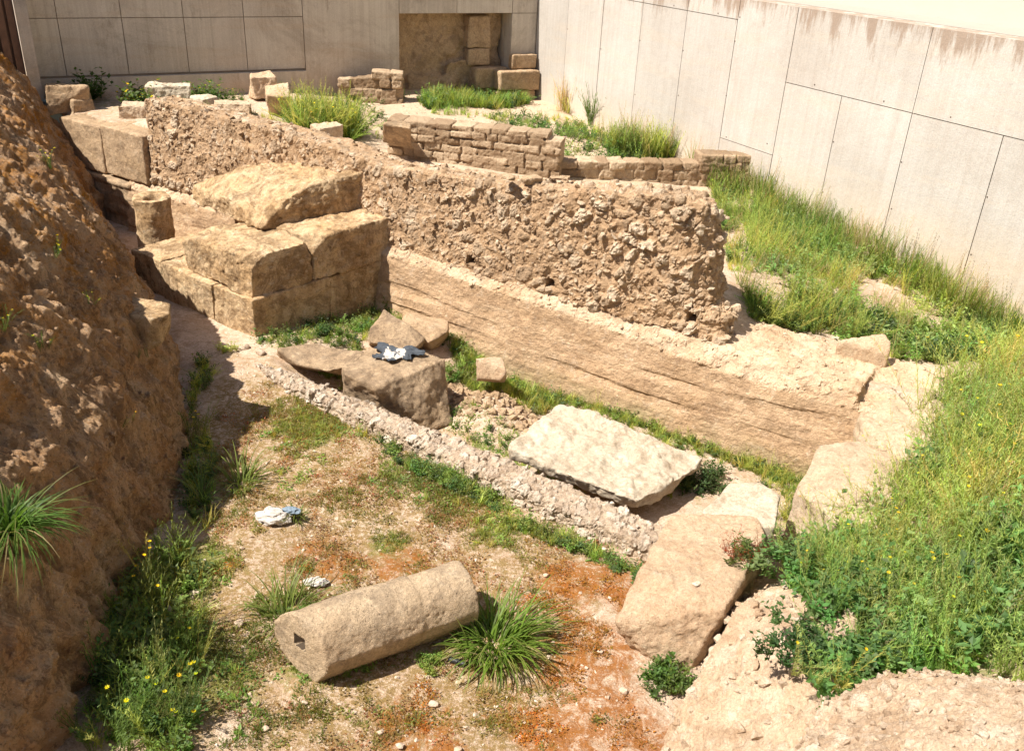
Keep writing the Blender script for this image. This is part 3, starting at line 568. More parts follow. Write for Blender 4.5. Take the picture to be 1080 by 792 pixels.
# pale mortar mass at lower right, foreground rubble
def masses():
    T = [(852, 625, .56), (815, 618, .54), (782, 636, .44), (762, 672, .30), (738, 722, .14), (708, 760, .06), (694, 800, .0), (700, 860, .0), (880, 700, .75), (900, 650, .7), (900, 800, .7), (860, 760, .55), (800, 760, .35), (880, 860, .6)]
    sh = [hull([P(*t) for t in T]+[P(*t[:2], -.25) for t in T])]
    o = rubble_obj('mortar_mass', sh, M_LEDGE, voxel=.016, smooth=5, amp=.016, sc=7, seed=16, cover=.3, base=.035, stones=520, ssize=(.010, .065)); tag(o, 'sloping mass of pale mortar and stones right of the pit floor', 'mortar mass')
    T = [(840, 800, .95), (868, 745, 1.05), (930, 720, 1.2), (985, 712, 1.35), (1060, 722, 1.5), (1130, 745, 1.65), (1150, 860, 1.75), (1000, 900, 1.5), (830, 880, 1.1)]
    sh = [hull([P(*t) for t in T]+[P(*t[:2], .2) for t in T])]
    o = rubble_obj('rubble_heap', sh, M_LEDGE, voxel=.015, smooth=5, amp=.016, sc=12, seed=18, cover=.35, base=.03, stones=2400, ssize=(.008, .036)); tag(o, 'nearest heap of pinkish rubble in the bottom right corner', 'rubble')
masses()

# ------------------------------------------------------------------ earth bank on the left
def bank():
    ys = [0.]; 
    while ys[-1] < 17.2: ys.append(ys[-1]+(.016 if ys[-1] < 7 else .022 if ys[-1] < 11 else .03))
    ys = np.array(ys); prof = [(0, -.25), (.06, .1), (.16, .5), (.28, .85), (.58, 1.45), (.90, 1.92), (1.5, 2.5), (2.2, 2.95), (3.0, 3.15), (5.0, 3.2)]
    pr = np.array(prof); L = np.concatenate([[0], np.cumsum(np.linalg.norm(np.diff(pr, axis=0), axis=1))]); st = np.concatenate([np.arange(0, 3.9, .019), np.linspace(3.9, L[-1], 14)])
    D = np.interp(st, L, pr[:, 0]); Z = np.interp(st, L, pr[:, 1])
    YY, k = np.meshgrid(ys, np.arange(len(st)), indexing='ij'); DD = D[k]; ZZ = Z[k]
    fx = footx(YY+.0); sl2 = np.gradient(footx(ys), ys)[:, None]
    nrm = np.stack([np.ones_like(sl2), -sl2], -1); nrm /= np.linalg.norm(nrm, axis=-1, keepdims=True)
    wid = 1+.22*sstep(6.5, 4.2, YY)*sstep(.1, .6, DD); DD = DD*wid; Xb = fx-DD*nrm[..., 0]; Yb = YY-DD*nrm[..., 1]*.6
    # upper part raised to shade the left ashlars, dropping at the far corner
    drop = sstep(11.5, 13, YY)*sstep(16, 14, YY)*.12-sstep(14, 16, YY)*.2; ZZ = np.where(ZZ > .5, .5+(ZZ-.5)*(1+drop), ZZ)
    V = np.stack([Xb, Yb, ZZ], -1).reshape(-1, 3)
    n, m = YY.shape; I = np.arange(n*m).reshape(n, m); F = np.stack([I[:-1, :-1].ravel(), I[1:, :-1].ravel(), I[1:, 1:].ravel(), I[:-1, 1:].ravel()], -1)
    N = normals(V, F)
    if N[:, 2].mean() < 0: F = F[:, ::-1]; N = -N
    # gullies running diagonally down, ledges, stones
    q = np.stack([V[:, 1]*1.0+V[:, 2]*.35+.25*fbm(V*1.2, 2, 60), V[:, 2]*.55-V[:, 1]*.1, V[:, 0]*.3], -1)
    gul = np.abs(vn(q*np.array([2.3, .8, .8]), 61)); gul2 = np.abs(vn(q*np.array([7, 1.6, 1.6]), 62)); gul3 = np.abs(vn(q*np.array([17, 3.5, 3.5]), 68))
    d = .12*fbm(V*.9, 3, 63)+.26*np.minimum(gul, .4)+.11*np.minimum(gul2, .35)-.08+.045*np.minimum(gul3, .4)+.03*fbm(V*4, 4, 64)+.014*fbm(V*22, 3, 65)
    f1, f2, r = worley(V*7, 66); d = d+.025*sstep(.02, .25, f2-f1)*(r > .85)
    lg = V[:, 2]*3.1-V[:, 1]*.35+.8*fbm(V*1.1, 3, 71); d = d+.05*(np.abs((lg % 1)-.5)-.25)*np.clip(.5+1.3*vn(V*1.4, 72), 0, 1)*2
    f1, f2, r = worley(V*19, 67); d = d+.016*sstep(.02, .3, f2-f1)*(r > .5)
    def rdg(p, o, sd):
        r = 0; a = 1
        for k in range(o): r = r+a*(1-2*np.abs(vn(p*2**k+9*k, sd+k))); a *= .55
        return r
    qs = np.stack([V[:, 1]*1.0+V[:, 2]*.35, V[:, 2]*.45, V[:, 0]*.45], -1); d = d+.040*rdg(qs*3.2, 4, 90)+.016*rdg(V*9, 3, 95)*np.clip(.5+vn(V*1.7, 97), 0, 1)
    V = V+N*(d*sstep(-.2, .15, V[:, 2]+.1)[:])[:, None]
    N2 = normals(V, F); moss = np.clip(.3+sstep(.9, 2.0, V[:, 2])*.7+.5*sstep(6, 10, V[:, 1]), 0, 1)
    g = np.random.default_rng(5); ok = np.where(V[:, 2] < 3)[0]; s = g.choice(ok, 9000); sz = .004+.036*g.random(9000)**6
    Vc, Fc = scatter(CH, V[s], sz, rot(g, 9000), 9)
    F3 = np.concatenate([quads2tris(F), Fc+len(V)]); moss = np.concatenate([moss, np.zeros(len(Vc))]); V = np.concatenate([V, Vc])
    o = mk('earth_bank', V, F3, M_BANK, None, True, dict(moss=moss)); tag(o, 'steep eroded orange brown earth bank down the left side', 'earth bank', kind='structure'); return o
BANK = bank()

# ------------------------------------------------------------------ concrete retaining walls
FRt = frame(R0, RD, RO); FBk = frame(R0, BD, BO)
def panels(rects, fr, t=.03, gap=.006, seed=0):
    g = np.random.default_rng(seed); out = []
    for s0, s1, z0, z1 in rects:
        o = g.random()*.004; out.append(box_vf(s0+gap, s1-gap, o, t, z0+gap, z1-gap, fr))
    return out
def conc_wall():
    g = gapz = None
    R = []
    js = [0.0, 1.17, 2.37, 3.56, 4.76, 5.96]
    for a, b in zip(js[:-1], js[1:]): R += [(a, b, -.2, 3.2), (a, b, 3.2, 3.5)]
    R += [(5.96, 7.15, 1.46, 3.5), (5.96, 7.15, -.2, 1.46), (7.15, 9.36, 2.5, 3.5), (9.36, 11.5, 2.5, 3.5), (11.5, 13.8, 2.5, 3.5), (13.8, 16.2, 2.5, 3.5)]
    for a, b in zip([7.15, 8.21, 9.36, 10.62, 11.8, 13., 14.2, 15.2], [8.21, 9.36, 10.62, 11.8, 13., 14.2, 15.2, 16.2]): R += [(a, b, -.2, 2.5)]
    parts = panels(R, FRt, gap=.0055); n = len(parts); back = [box_vf(0, 16.2, .022, .36, -.3, 3.494, FRt)]
    V, F = join(parts+back); mi = np.concatenate([np.zeros(6*n), np.ones(6)]).astype(int)
    mi[6*n+5] = 0
    o = empty('retaining_wall', (*R0, 0), 'bright pale concrete retaining wall with panel joints along the right side', 'wall')
    gr = np.random.default_rng(2).random(200); mk('wall_face', V, F, [M_CONC, M_JOINT], o, False, mi=mi, attrs=dict(rid=np.repeat(gr[:len(V)//8], 8)))
    H = []
    for s, z in ((1.2, 2.5), (2.4, 2.3), (3.58, 2.6), (3.6, 1.7), (4.78, 2.6), (4.8, 1.9), (5.97, 2.9), (5.96, 2.1), (2.6, 3.24), (4.4, 3.24), (5.5, 3.24), (6.0, 3.24), (7.7, 2.56), (8.9, 2.56), (9.9, 2.56), (7.0, 1.6), (8.23, 1.9), (8.23, 1.2), (9.38, 1.9), (9.4, 1.3), (10.64, 1.8), (10.65, 1.1), (6.1, 1.5)):
        a = np.linspace(0, 2*math.pi, 10, endpoint=False); H.append((FRt(np.array([(s+.009*math.cos(t), y, z+.009*math.sin(t)) for y in (-.002, .02) for t in a])), np.array([(i, (i+1) % 10, 10+(i+1) % 10, 10+i) for i in range(10)]+[(0, 1, 2, 3), (0, 3, 4, 5), (0, 5, 6, 7), (0, 7, 8, 9)])))
    V, F = join(H); t = mk('tie_hole', V, F, M_HOLE, o); t['label'] = 'rows of small dark tie holes'
    # back wall with opening
    js = [.0, .58, 1.8, 3.0, 4.85, 5.9, 6.91, 7.89, 8.85, 9.9]
    R = [(0, .58, .4, 2.66), (0, .58, 2.66, 3.5), (.58, 1.8, 2.66, 3.5), (1.8, 3.0, 2.66, 3.5)]
    R += [(a, b, .4, 3.5) if a < 4 else (a, b, 1.73, 2.62) for a, b in zip(js[3:-1], js[4:])]+[(a, b, 2.62, 3.5) for a, b in zip(js[4:-1], js[5:])]
    parts = panels(R, FBk, gap=.006, seed=3); n = len(parts)
    back = [box_vf(3.0, 9.9, .022, 1.1, .3, 3.494, FBk), box_vf(.0, .575, .022, 1.1, .3, 3.49, FBk), box_vf(.575, 3.0, .022, 1.1, 2.67, 3.492, FBk)]
    foot = [box_vf(4.85, 9.9, -.07, .02, 1.0, 1.70, FBk)]
    V, F = join(parts+back+foot); mi = np.concatenate([np.zeros(6*n), np.ones(18), np.zeros(6)]).astype(int)
    for k in range(3): mi[6*n+6*k+5] = 0; mi[6*n+6*k:6*n+6*k+2] = 0; mi[6*n+6*k+4] = 0
    o2 = empty('retaining_wall', (*R0, 0), 'shaded stained concrete wall with a low opening, closing the back', 'wall')
    mk('wall_face', V, F, [M_CONCB, M_JOINT], o2, False, mi=mi, attrs=dict(rid=np.repeat(gr[:len(V)//8], 8)))
conc_wall()
# ancient masonry seen through the opening
def niche():
    o = empty('masonry_remnant', FBk(np.array([[1.8, .4, .9]]))[0], 'old brown stone masonry showing inside the opening of the back wall', 'wall')
    sh = [fb(.6, 3.1, .42, .9, .5, 2.68, FBk, .01, 3), fb(1.3, 1.9, .28, .5, .8, 1.75, FBk, .08, 4), fb(1.9, 2.7, .33, .5, .8, 1.5, FBk, .08, 5)]
    stone('rough_back', sh, M_ASH, .03, 3, o, seed=3, big=.09, mid=.03, pits=.02)
    for k, (a, b, t0, t1, z0, z1) in enumerate(((.63, 1.35, .0, .42, 1.22, 1.62), (.66, 1.38, .12, .45, .8, 1.2), (.95, 1.42, .2, .45, 1.64, 1.98), (.95, 1.45, .2, .45, 2.0, 2.6), (.05, .62, -.18, .0, 1.62, 1.9), (.02, .95, -.3, -.02, 1.22, 1.6), (.08, 1.0, -.24, -.02, .85, 1.2))):
        q = stone('squared_block', [fb(a, b, t0, t1, z0, z1, FBk, .015, k)], M_ASH, .022, 3, o, seed=k, big=.02)
niche()
# street outside, white building
Vp, Fp = join([box_vf(-4, 20, .372, 2.2, 3.3, 3.5, FRt)]); tag(mk('pavement', Vp, Fp, M_PAVE), kind='structure')
def building():
    o = empty('building', FRt(np.array([[9, 2.4, 3.4]]))[0], 'white plastered building wall above the retaining wall at top right', 'building')
    V, F = join([box_vf(4.5, 26, 1.2, 9, 3.5, 9.5, FRt)]); mk('wall', V, F, M_PLASTER, o)
    V, F = join([box_vf(4.3, 26.2, 1.05, 9.2, 9.5, 9.75, FRt)]); mk('roof', V, F, M_PLASTER, o)
    for s in (8, 12, 16): 
        V, F = join([box_vf(s, s+1.2, 1.185, 1.199, 5.6, 7.2, FRt)]); mk('window', V, F, M_JOINT, o)
building()
# pillar and rusty sheet at top left
def corner_post():
    a = P(22, 40, 2.4); b = 0
    bt = FBk(np.array([[9.38, -.35, 0]]))[0]
    V, F = box_vf(9.28, 9.45, -.9, -.02, 1.0, 3.9, FBk); o = mk('concrete_pillar', V, F, M_CONCB); tag(o, 'narrow concrete pillar rising from the bank at the top left corner', 'pillar')
    prt = []
    for k in range(9): prt.append(box_vf(9.47+k*.14, 9.47+k*.14+.10, -.84-.03*(k % 2), -.80, 1.3, 3.7, FBk))
    prt.append(box_vf(9.46, 10.8, -.79, -.75, 1.3, 3.7, FBk)); V, F = join(prt); o = mk('metal_fence', V, F, M_RUST); tag(o, 'dark rusty ribbed metal panel left of the concrete pillar', 'fence')
corner_post()

# ------------------------------------------------------------------ small masonry walls on the terrace
def masonry(name, p0, p1, base, rows, thick, label, seed, top=None, jit=.03, voxel=.0125, skip=.0):
    u = (p1-p0)/np.linalg.norm(p1-p0); b = np.array([-u[1], u[0]]); Lw = np.linalg.norm(p1-p0); fr = frame(p0, u, b); g = np.random.default_rng(seed); sh = []; z = base; H = base+sum(rows)
    for ri, h in enumerate(rows):
        s = 0
        while s < Lw-.05:
            wd = .16+.22*g.random(); wd = min(wd, Lw-s)
            tz = top(s+wd/2) if top else 9
            if z+h*.6 < tz:
                o = g.random()*jit; V, F = box_vf(s+.013, s+wd-.013, -.0+o, thick-o, z+.011, z+h-.011); V = V+(g.random(V.shape)-.5)*.018; sh.append(hull(fr(V)))
            s += wd
        z += h
    nb_ = len(sh); ss = np.linspace(0.02, Lw-.02, 8)
    for a, b2 in zip(ss[:-1], ss[1:]):
        ha = min(H-.04, (top((a+b2)/2) if top else 9)-.05); V, F = box_vf(a, b2+.01, .06, thick-.06, base-.15, ha); sh.append((fr(V), F))
    V, F, N = remesh(sh, voxel, 1); ce = np.array([h[0].mean(0) for h in sh[:nb_]]); lo = np.array([h[0].min(0) for h in sh[:nb_]]); hi = np.array([h[0].max(0) for h in sh[:nb_]])
    best = np.full(len(V), 9.); bi = np.zeros(len(V), int); U3_ = np.array([*u, 0]); hl = [((h[0]-c_)@U3_).max() for h, c_ in zip(sh[:nb_], ce)]; hh_ = [((h[0]-c_)[:, 2]).max() for h, c_ in zip(sh[:nb_], ce)]
    for i in range(nb_):
        d = np.maximum(np.abs((V-ce[i])@U3_)/hl[i], np.abs(V[:, 2]-ce[i][2])/hh_[i]); m = d < best; best[m] = d[m]; bi[m] = i
    rr = g.random(nb_); inside = ((V[:, :2]-p0)@b < .03+.0) | ((V[:, :2]-p0)@b > thick-.03)
    V = weather(V, F, N, .014, .014, .005, .006, seed)
    o = mk(name, V, F, M_BRICKS, None, True, dict(rid=rr[bi], st=sstep(1.08, .96, best))); tag(o, label, 'wall'); return fr
ma = P(407, 163, 1.12); mb = P(590, 189, 1.02)
masonry('masonry_wall', xy(ma), xy(mb), .98, [.14, .12, .11, .11, .11, .09], .42, 'knee high wall of small courses of brown stones in the middle of the terrace', 5, top=lambda s: 1.70-.02*s-.35*max(0, s-2.35))
o = pstone('squared_block', [(404, 130, 1.72), (420, 125, 1.74), (434, 131, 1.72), (433, 136, 1.7)], [(404, 150, 1.38), (433, 155, 1.36), (405, 140, 1.4), (425, 140, 1.4)], 'largest squared stone capping the left end of the courses of the middle wall', M_BRICK, 'stone block', voxel=.02, seed=77)
mc = P(588, 186, 1.0); md = P(798, 196, .9)
masonry('masonry_wall', xy(mc), xy(md), .70, [.12, .14, .14, .13, .13, .12], .40, 'lower ruined stone wall ending against the bright concrete wall', 8, top=lambda s: 1.22-.02*s+(.24 if s > 2.15 else 0)+(.05 if s < .9 else 0), jit=.05)
na = P(383, 108, 1.25); nb = P(430, 100, 1.2)
masonry('masonry_wall', xy(P(356, 98, 1.35)), xy(P(426, 108, 1.22)), 1.1, [.18, .16, .16, .15, .15], .4, 'small tumbled stone wall beside the green bush below the back wall opening', 11, top=lambda s: 1.62+.10*min(s, 1.), jit=.08, voxel=.015)

# loose stones on the upper terrace
def cube_stone(px, py, z, size, rz, label, mat=M_BLOCK, tilt=0., name='stone_block', seed=0, cat='stone block', k=None):
    p = P(px, py, z); a, b, c = size; V, F = box_vf(-a/2, a/2, -b/2, b/2, -c/2, c/2); g = np.random.default_rng(seed); V = V*(1+(g.random(V.shape)-.5)*.45)
    R = np.array(Matrix.Rotation(rz, 3, 'Z') @ Matrix.Rotation(tilt, 3, 'X')); V = V@R.T; V = V+np.array([p[0], p[1], z])
    o = stone(name, [hull(V)], mat, max(.012, min(size)*.05), 1, seed=seed, big=.04, mid=.014, fine=.004, pits=.008); return tag(o, label, cat)
cube_stone(278, 92, 1.56, (.42, .36, .40), .5, 'upright squared tan stone below the back wall, left of the leaning one', seed=1)
cube_stone(294, 110, 1.5, (.36, .30, .56), .2, 'leaning tan block propped against the upright squared stone', seed=2, tilt=.55)
cube_stone(176, 98, 1.62, (.62, .42, .26), .35, 'flat pale layered stone at the left of the terrace', M_WHITE, seed=3)
cube_stone(216, 108, 1.52, (.3, .26, .16), .9, 'small whitish stone on the long wall next to the layered stone', M_WHITE, seed=4, name='boulder', cat='stone')
cube_stone(246, 114, 1.50, (.52, .34, .2), .2, 'low flat stone lying behind the left end of the rubble wall', M_PALE, seed=5, name='boulder', cat='stone')
cube_stone(142, 118, 1.48, (.4, .4, .25), .2, 'yellowish lichen covered stone above the left ashlar block', M_PALE, seed=6, name='boulder', cat='stone')
cube_stone(72, 103, 1.55, (.62, .5, .40), .4, 'brown rock pile stone between the pillar and the weeds', M_ASH, seed=7, name='boulder', cat='stone')
cube_stone(85, 112, 1.45, (.34, .3, .22), .9, 'small stone tucked under the brown rock by the pillar', M_ASH, seed=17, name='boulder', cat='stone')
cube_stone(346, 143, 1.36, (.42, .32, .34), .7, 'rounded pale stone at the front of the green bush', M_PALE, seed=8, name='boulder', cat='stone')
cube_stone(343, 76, 1.5, (.34, .3, .26), .2, 'greenish stone left of the tumbled wall, near the back', M_PALE, seed=9, name='boulder', cat='stone')
cube_stone(316, 88, 1.45, (.36, .26, .16), 1.2, 'low stone between the leaning block and the bush', M_PALE, seed=10, name='boulder', cat='stone')
cube_stone(268, 134, 1.52, (.26, .2, .14), .3, 'small pale stone at the foot of the leaning block', M_WHITE, seed=11, name='boulder', cat='stone')
cube_stone(57, 118, 1.35, (.22, .22, .30), .6, 'faded light blue painted block beside the pillar', flat_mat('pale_blue_paint', (.30, .42, .42), .7, .2, 14), seed=13, name='painted_block', cat='block')
cube_stone(810, 204, .88, (.5, .2, .1), .1, 'flat tan stones at the foot of the lower ruined wall', M_PALE, seed=14, name='boulder', cat='stone')
for k, (px, py, sz, lab) in enumerate([(560, 190, .2, 'thin tan stone lying loose on top of the rubble wall, near its middle'), (590, 188, .22, 'flat loose stone on the wall top beside the ruined wall'), (536, 187, .15, 'small loose flat stone on the wall top, leftmost of three')]):
    cube_stone(px, py, 1.93+.03*k*.5, (sz, sz*.6, sz*.25), .6-k*.8, lab, M_ASH, seed=30+k, name='loose_stone', cat='stone')
# floor stones
def drop(px, py, r, label, mat=M_PEB, seed=0, name='stone', flat=.65, col=None):
    h = HIT(px, py); V, F = chunk(seed+200, flat, 16); V = V*r+np.array([h[0], h[1], h[2]+r*flat*.5]); V, F, N = remesh([(V, F)], max(.006, r*.14), 1); V = weather(V, F, N, r*.15, r*.08, 0, seed=seed)
    return tag(mk(name, V, F, mat, smooth=True), label, 'stone', 'loose stones on the pit floor')
for k, (x, y, r, lab) in enumerate([(253, 659, .045, 'grey stone on the floor left of the grass beside the drum'), (458, 744, .045, 'pale squarish stone in front of the drum'), (483, 721, .03, 'small grey stone between the drum and the big grass tuft'), (573, 549, .032, 'white stone at the edge of the curb grass, below the slab'),
        (637, 581, .03, 'white pebble at the foot of the curb near its right end'), (576, 608, .035, 'white triangular stone on bare soil, right of the drum'), (428, 551, .022, 'tiny white stone in the middle of the mossy floor'), (633, 689, .03, 'small white stone on rust coloured moss, upper one of two'), (657, 731, .04, 'white stone below the pinkish block'), (402, 773, .04, 'orange tinged stone at the bottom edge of the floor'),
        (322, 742, .03, 'white stone in front of the socketed drum end'), (281, 770, .035, 'white stone at the bottom left of the floor'), (255, 580, .03, 'white stone below the crumpled litter'), (483, 792, .04, 'white stone at the bottom centre edge'), (421, 790, .045, 'beige stone at the bottom edge, left of centre'), (734, 617, .028, 'grey pebble on top of nothing but the pinkish block')]):
    if k == 15: continue
    drop(x, y, r, lab, seed=k)
p = P(734, 617, .47); V, F = chunk(300, .5); V = V*.035+p+np.array([0, 0, .012]); tag(mk('stone', V, F, M_PEB), 'small grey pebble lying on top of the big pinkish block', 'stone')
for k, (x, y, r, lab) in enumerate([(207, 630, .07, 'largest grey stone in the shade under the bank'), (189, 633, .06, 'round dark stone in the shade, beside the largest one'), (274, 374, .09, 'pale stone at the front corner of the pier'), (258, 368, .07, 'small stone wedged under the pier corner'), (181, 645, .05, 'lowest small stone in the shaded weeds')]):
    drop(x, y, r, lab, M_PEB, seed=50+k)
# gravel: uncountable pebbles
def gravel():
    g = np.random.default_rng(12); pts = []
    for pl, n in ((poly((200, 420), (300, 400), (700, 590), (650, 700), (700, 790), (200, 790)), 1500), (poly((470, 390), (580, 445), (560, 460), (480, 440)), 500), (poly((245, 372), (300, 392), (370, 440), (330, 440), (250, 400)), 260),
                  (poly((390, 105), (560, 108), (690, 165), (600, 165), (430, 130)), 1500), (poly((860, 700), (1080, 690), (1080, 720), (860, 740)), 200)):
        p = sample(pl, 0, 3, n); z = G(p[:, 0], p[:, 1]); pts.append(np.column_stack([p, z]))
    p = np.concatenate(pts); sz = .004+.022*g.random(len(p))**4; k0 = len(pts[0])
    sz[-1700:] *= 1.5
    a_, b_ = k0, k0+len(pts[1]); q = p[a_:b_]; V, F = scatter(CH, q, .012+.06*g.random(len(q))**2.2, rot(g, len(q)), 3); p = np.delete(p, np.s_[a_:b_], 0); sz = np.delete(sz, np.s_[a_:b_])
    tag(mk('stone_rubble', V, F, M_ASH, origin=(0, 0, 0)), 'heap of broken brown and whitish stones between the boulders and the white slab', 'rubble', kind='stuff')
    V, F = scatter(CH, p, sz, rot(g, len(p)), 2); tag(mk('gravel', V, F, M_PEB, origin=(0, 0, 0)), 'scattered pebbles and stone chips on the soil', 'gravel', kind='stuff')
gravel()

# ------------------------------------------------------------------ litter
def crumple(c, r, seed, n=3, sq=(1, .6, .5)):
    bm = bmesh.new(); bmesh.ops.create_icosphere(bm, subdivisions=n+1, radius=1); V = np.array([v.co[:] for v in bm.verts]); F = np.array([[v.index for v in f.verts] for f in bm.faces]); bm.free()
    f1, f2, _ = worley(V*2.2, seed); V = V*(.75+.5*f1[:, None]+.25*fbm(V*3, 3, seed)[:, None])*np.array(sq)*r+np.array(c); return V, F
h = HIT(292, 551); t = empty('crumpled_bag', (h[0], h[1], h[2]), 'crumpled white and blue plastic bag on the mossy floor beside a grass tuft', 'litter')
V, F = crumple((h[0]-.02, h[1], h[2]+.05), .12, 3, sq=(1.1, .7, .55)); mk('bag_body', V, F, M_PAPER, t, False)
V, F = crumple((h[0]+.11, h[1]+.05, h[2]+.08), .06, 5, sq=(1.2, .7, .5)); mk('bag_neck', V, F, M_BLUE, t, False)
h = HIT(334, 618); V, F = crumple((h[0], h[1], h[2]+.03), .07, 8, sq=(1.2, .6, .4)); tag(mk('crumpled_paper', V, F, M_PAPER), 'scrap of white paper in the grass behind the drum', 'litter')
h = HIT(622, 595); 
h = HIT(688, 597); V, F = crumple((h[0], h[1], h[2]+.05), .04, 9); tag(mk('crumpled_paper', V, F, M_PAPER), 'little white and blue scrap where the curb meets the pinkish block', 'litter')
def can():
    h = HIT(482, 702); bm = bmesh.new(); bmesh.ops.create_cone(bm, cap_ends=True, segments=20, radius1=.02, radius2=.02, depth=.12)
    bmesh.ops.create_cone(bm, cap_ends=True, segments=20, radius1=.016, radius2=.02, depth=.01, matrix=Matrix.Translation((0, 0, .07)))
    bmesh.ops.triangulate(bm, faces=bm.faces); V = np.array([v.co[:] for v in bm.verts]); F = np.array([[v.index for v in f.verts] for f in bm.faces]); bm.free()
    R = np.array(Matrix.Rotation(-.35, 3, 'Z') @ Matrix.Rotation(math.pi/2, 3, 'Y')); V = V*(1+.08*vn(V*30)[:, None]); Z = V[:, 2].copy(); V = V@R.T+np.array([h[0], h[1], h[2]+.03])
    mi = (np.abs(Z[F].mean(1)) > .015).astype(int); tag(mk('drink_can', V, F, [M_CAN, M_BLACK], mi=mi), 'crushed red and black drink can at the edge of the big grass tuft', 'litter')
can()
def cloth():
    c = P(418, 373, .345); n = 44; u, v = np.meshgrid(np.linspace(-1, 1, n), np.linspace(-1, 1, n)); a = np.arctan2(v, u); rad = 1+.28*np.sin(3*a+.6)+.14*np.sin(7*a)
    x = u*.26*rad*.8; y = v*.15*rad; V = np.stack([x.ravel(), y.ravel(), 0*x.ravel()], -1); V[:, 2] = .035*np.abs(fbm(V*14, 3, 4))+.03*np.abs(vn(V*np.array([9, 22, 1]), 7))
    R = np.array(Matrix.Rotation(-.1, 3, 'Z')); V = V@R.T+c; I = np.arange(n*n).reshape(n, n); F = np.stack([I[:-1, :-1].ravel(), I[:-1, 1:].ravel(), I[1:, 1:].ravel(), I[1:, :-1].ravel()], -1)
    cf = (V[F].mean(1)-c); mi = (((cf[:, 0] > -.12) & (cf[:, 0] < .10) & (cf[:, 1] < .07+.05*np.sin(cf[:, 0]*40)) & (fbm(cf*16, 3, 5) > -.12))).astype(int)
    tp = V.copy(); V2 = np.concatenate([tp, tp-np.array([0, 0, .008])]); F2 = np.concatenate([F, F[:, ::-1]+len(tp)]); mi = np.concatenate([mi, mi])
    tag(mk('cloth', V2, F2, [M_CLOTH, M_PAPER], mi=mi, smooth=True), 'crumpled dark blue cloth with pale paper on top of the boulder', 'cloth')
cloth()

# ------------------------------------------------------------------ vegetation
GREEN = (.19, .27, .06); YEL = (.44, .48, .13); DEEP = (.075, .13, .035); LIME = (.25, .31, .06); STRAW = (.42, .34, .18); FLOW = (.80, .62, .01); RED = (.30, .06, .015)
def col(c, n, g, v=.25): return np.array(c)*(1+(g.random((n, 1))-.5)*2*v)
class Pl:
    def __init__(s, seed): s.g = np.random.default_rng(seed); s.V = []; s.F = []; s.C = []; s.n = 0
    def add(s, V, F, c): V = np.asarray(V); s.V.append(V); s.F.append(np.asarray(F)+s.n); s.C.append(np.broadcast_to(np.asarray(c), (len(V), 3))); s.n += len(V)
    def blade(s, b, az, L, w, lean, bend, c, seg=4, tip=None):
        t = np.linspace(0, 1, seg+1); th = lean+bend*t**1.3; ds = L/seg; r = np.concatenate([[0], np.cumsum(np.sin(th[:-1])*ds)]); z = np.concatenate([[0], np.cumsum(np.cos(th[:-1])*ds)])
        cx, cy = math.cos(az), math.sin(az); ctr = np.stack([b[0]+cx*r, b[1]+cy*r, b[2]+z], -1); ww = w*(1-t**2.2)*.5+.0003; sd_ = np.array([-cy, cx, 0])
        V = np.empty((2*(seg+1), 3)); V[0::2] = ctr-sd_*ww[:, None]; V[1::2] = ctr+sd_*ww[:, None]; F = []
        for k in range(seg): F += [(2*k, 2*k+1, 2*k+3), (2*k, 2*k+3, 2*k+2)]
        cc = np.array(c)[None]*(1-.0*t)[:, None]; 
        if tip is not None: cc = cc*(1-t[:, None]**3)+np.array(tip)*t[:, None]**3
        s.add(V, F, np.repeat(cc, 2, 0)); return ctr
    def leaf(s, p, d, L, w, c):
        d = np.array(d)/np.linalg.norm(d); q = np.cross(d, [0, 0, 1]); q = q/(np.linalg.norm(q)+1e-6); n = np.cross(q, d)
        p = np.array(p); V = [p, p+d*L*.45+q*w*.5+n*w*.12, p+d*L, p+d*L*.45-q*w*.5+n*w*.12]; s.add(V, [(0, 1, 2), (0, 2, 3)], c)
    def out(s): return np.concatenate(s.V), np.concatenate(s.F), np.concatenate(s.C)
def p_strap(seed, n=90, L=.42, w=.013, c=GREEN, rad=.05):
    s = Pl(seed); g = s.g
    for _ in range(n):
        az = g.random()*6.283; r = rad*g.random()**.5; k = g.random(); dead = g.random() < .1; lop = 1+.35*math.cos(az-seed)
        s.blade((r*math.cos(az), r*math.sin(az), 0), az+g.normal()*.5, L*lop*(.4+.65*g.random()), w*(.6+.6*g.random()), .1+.75*k+(.3 if dead else 0), 1.0+1.5*g.random(), (np.array(STRAW)*.8 if dead else np.array(c))*(.6+.8*g.random()), 7, tip=(.30, .26, .08) if g.random() < .3 else None)
    return s.out()
def p_grass(seed, n=14, L=.1, w=.004, c=LIME):
    s = Pl(seed); g = s.g
    for _ in range(n): az = g.random()*6.283; s.blade((g.normal()*.018, g.normal()*.018, 0), az, L*(.5+.7*g.random()), w, g.random()*.5, g.random()*.9, np.array(c)*(.7+.6*g.random()), 3)
    return s.out()
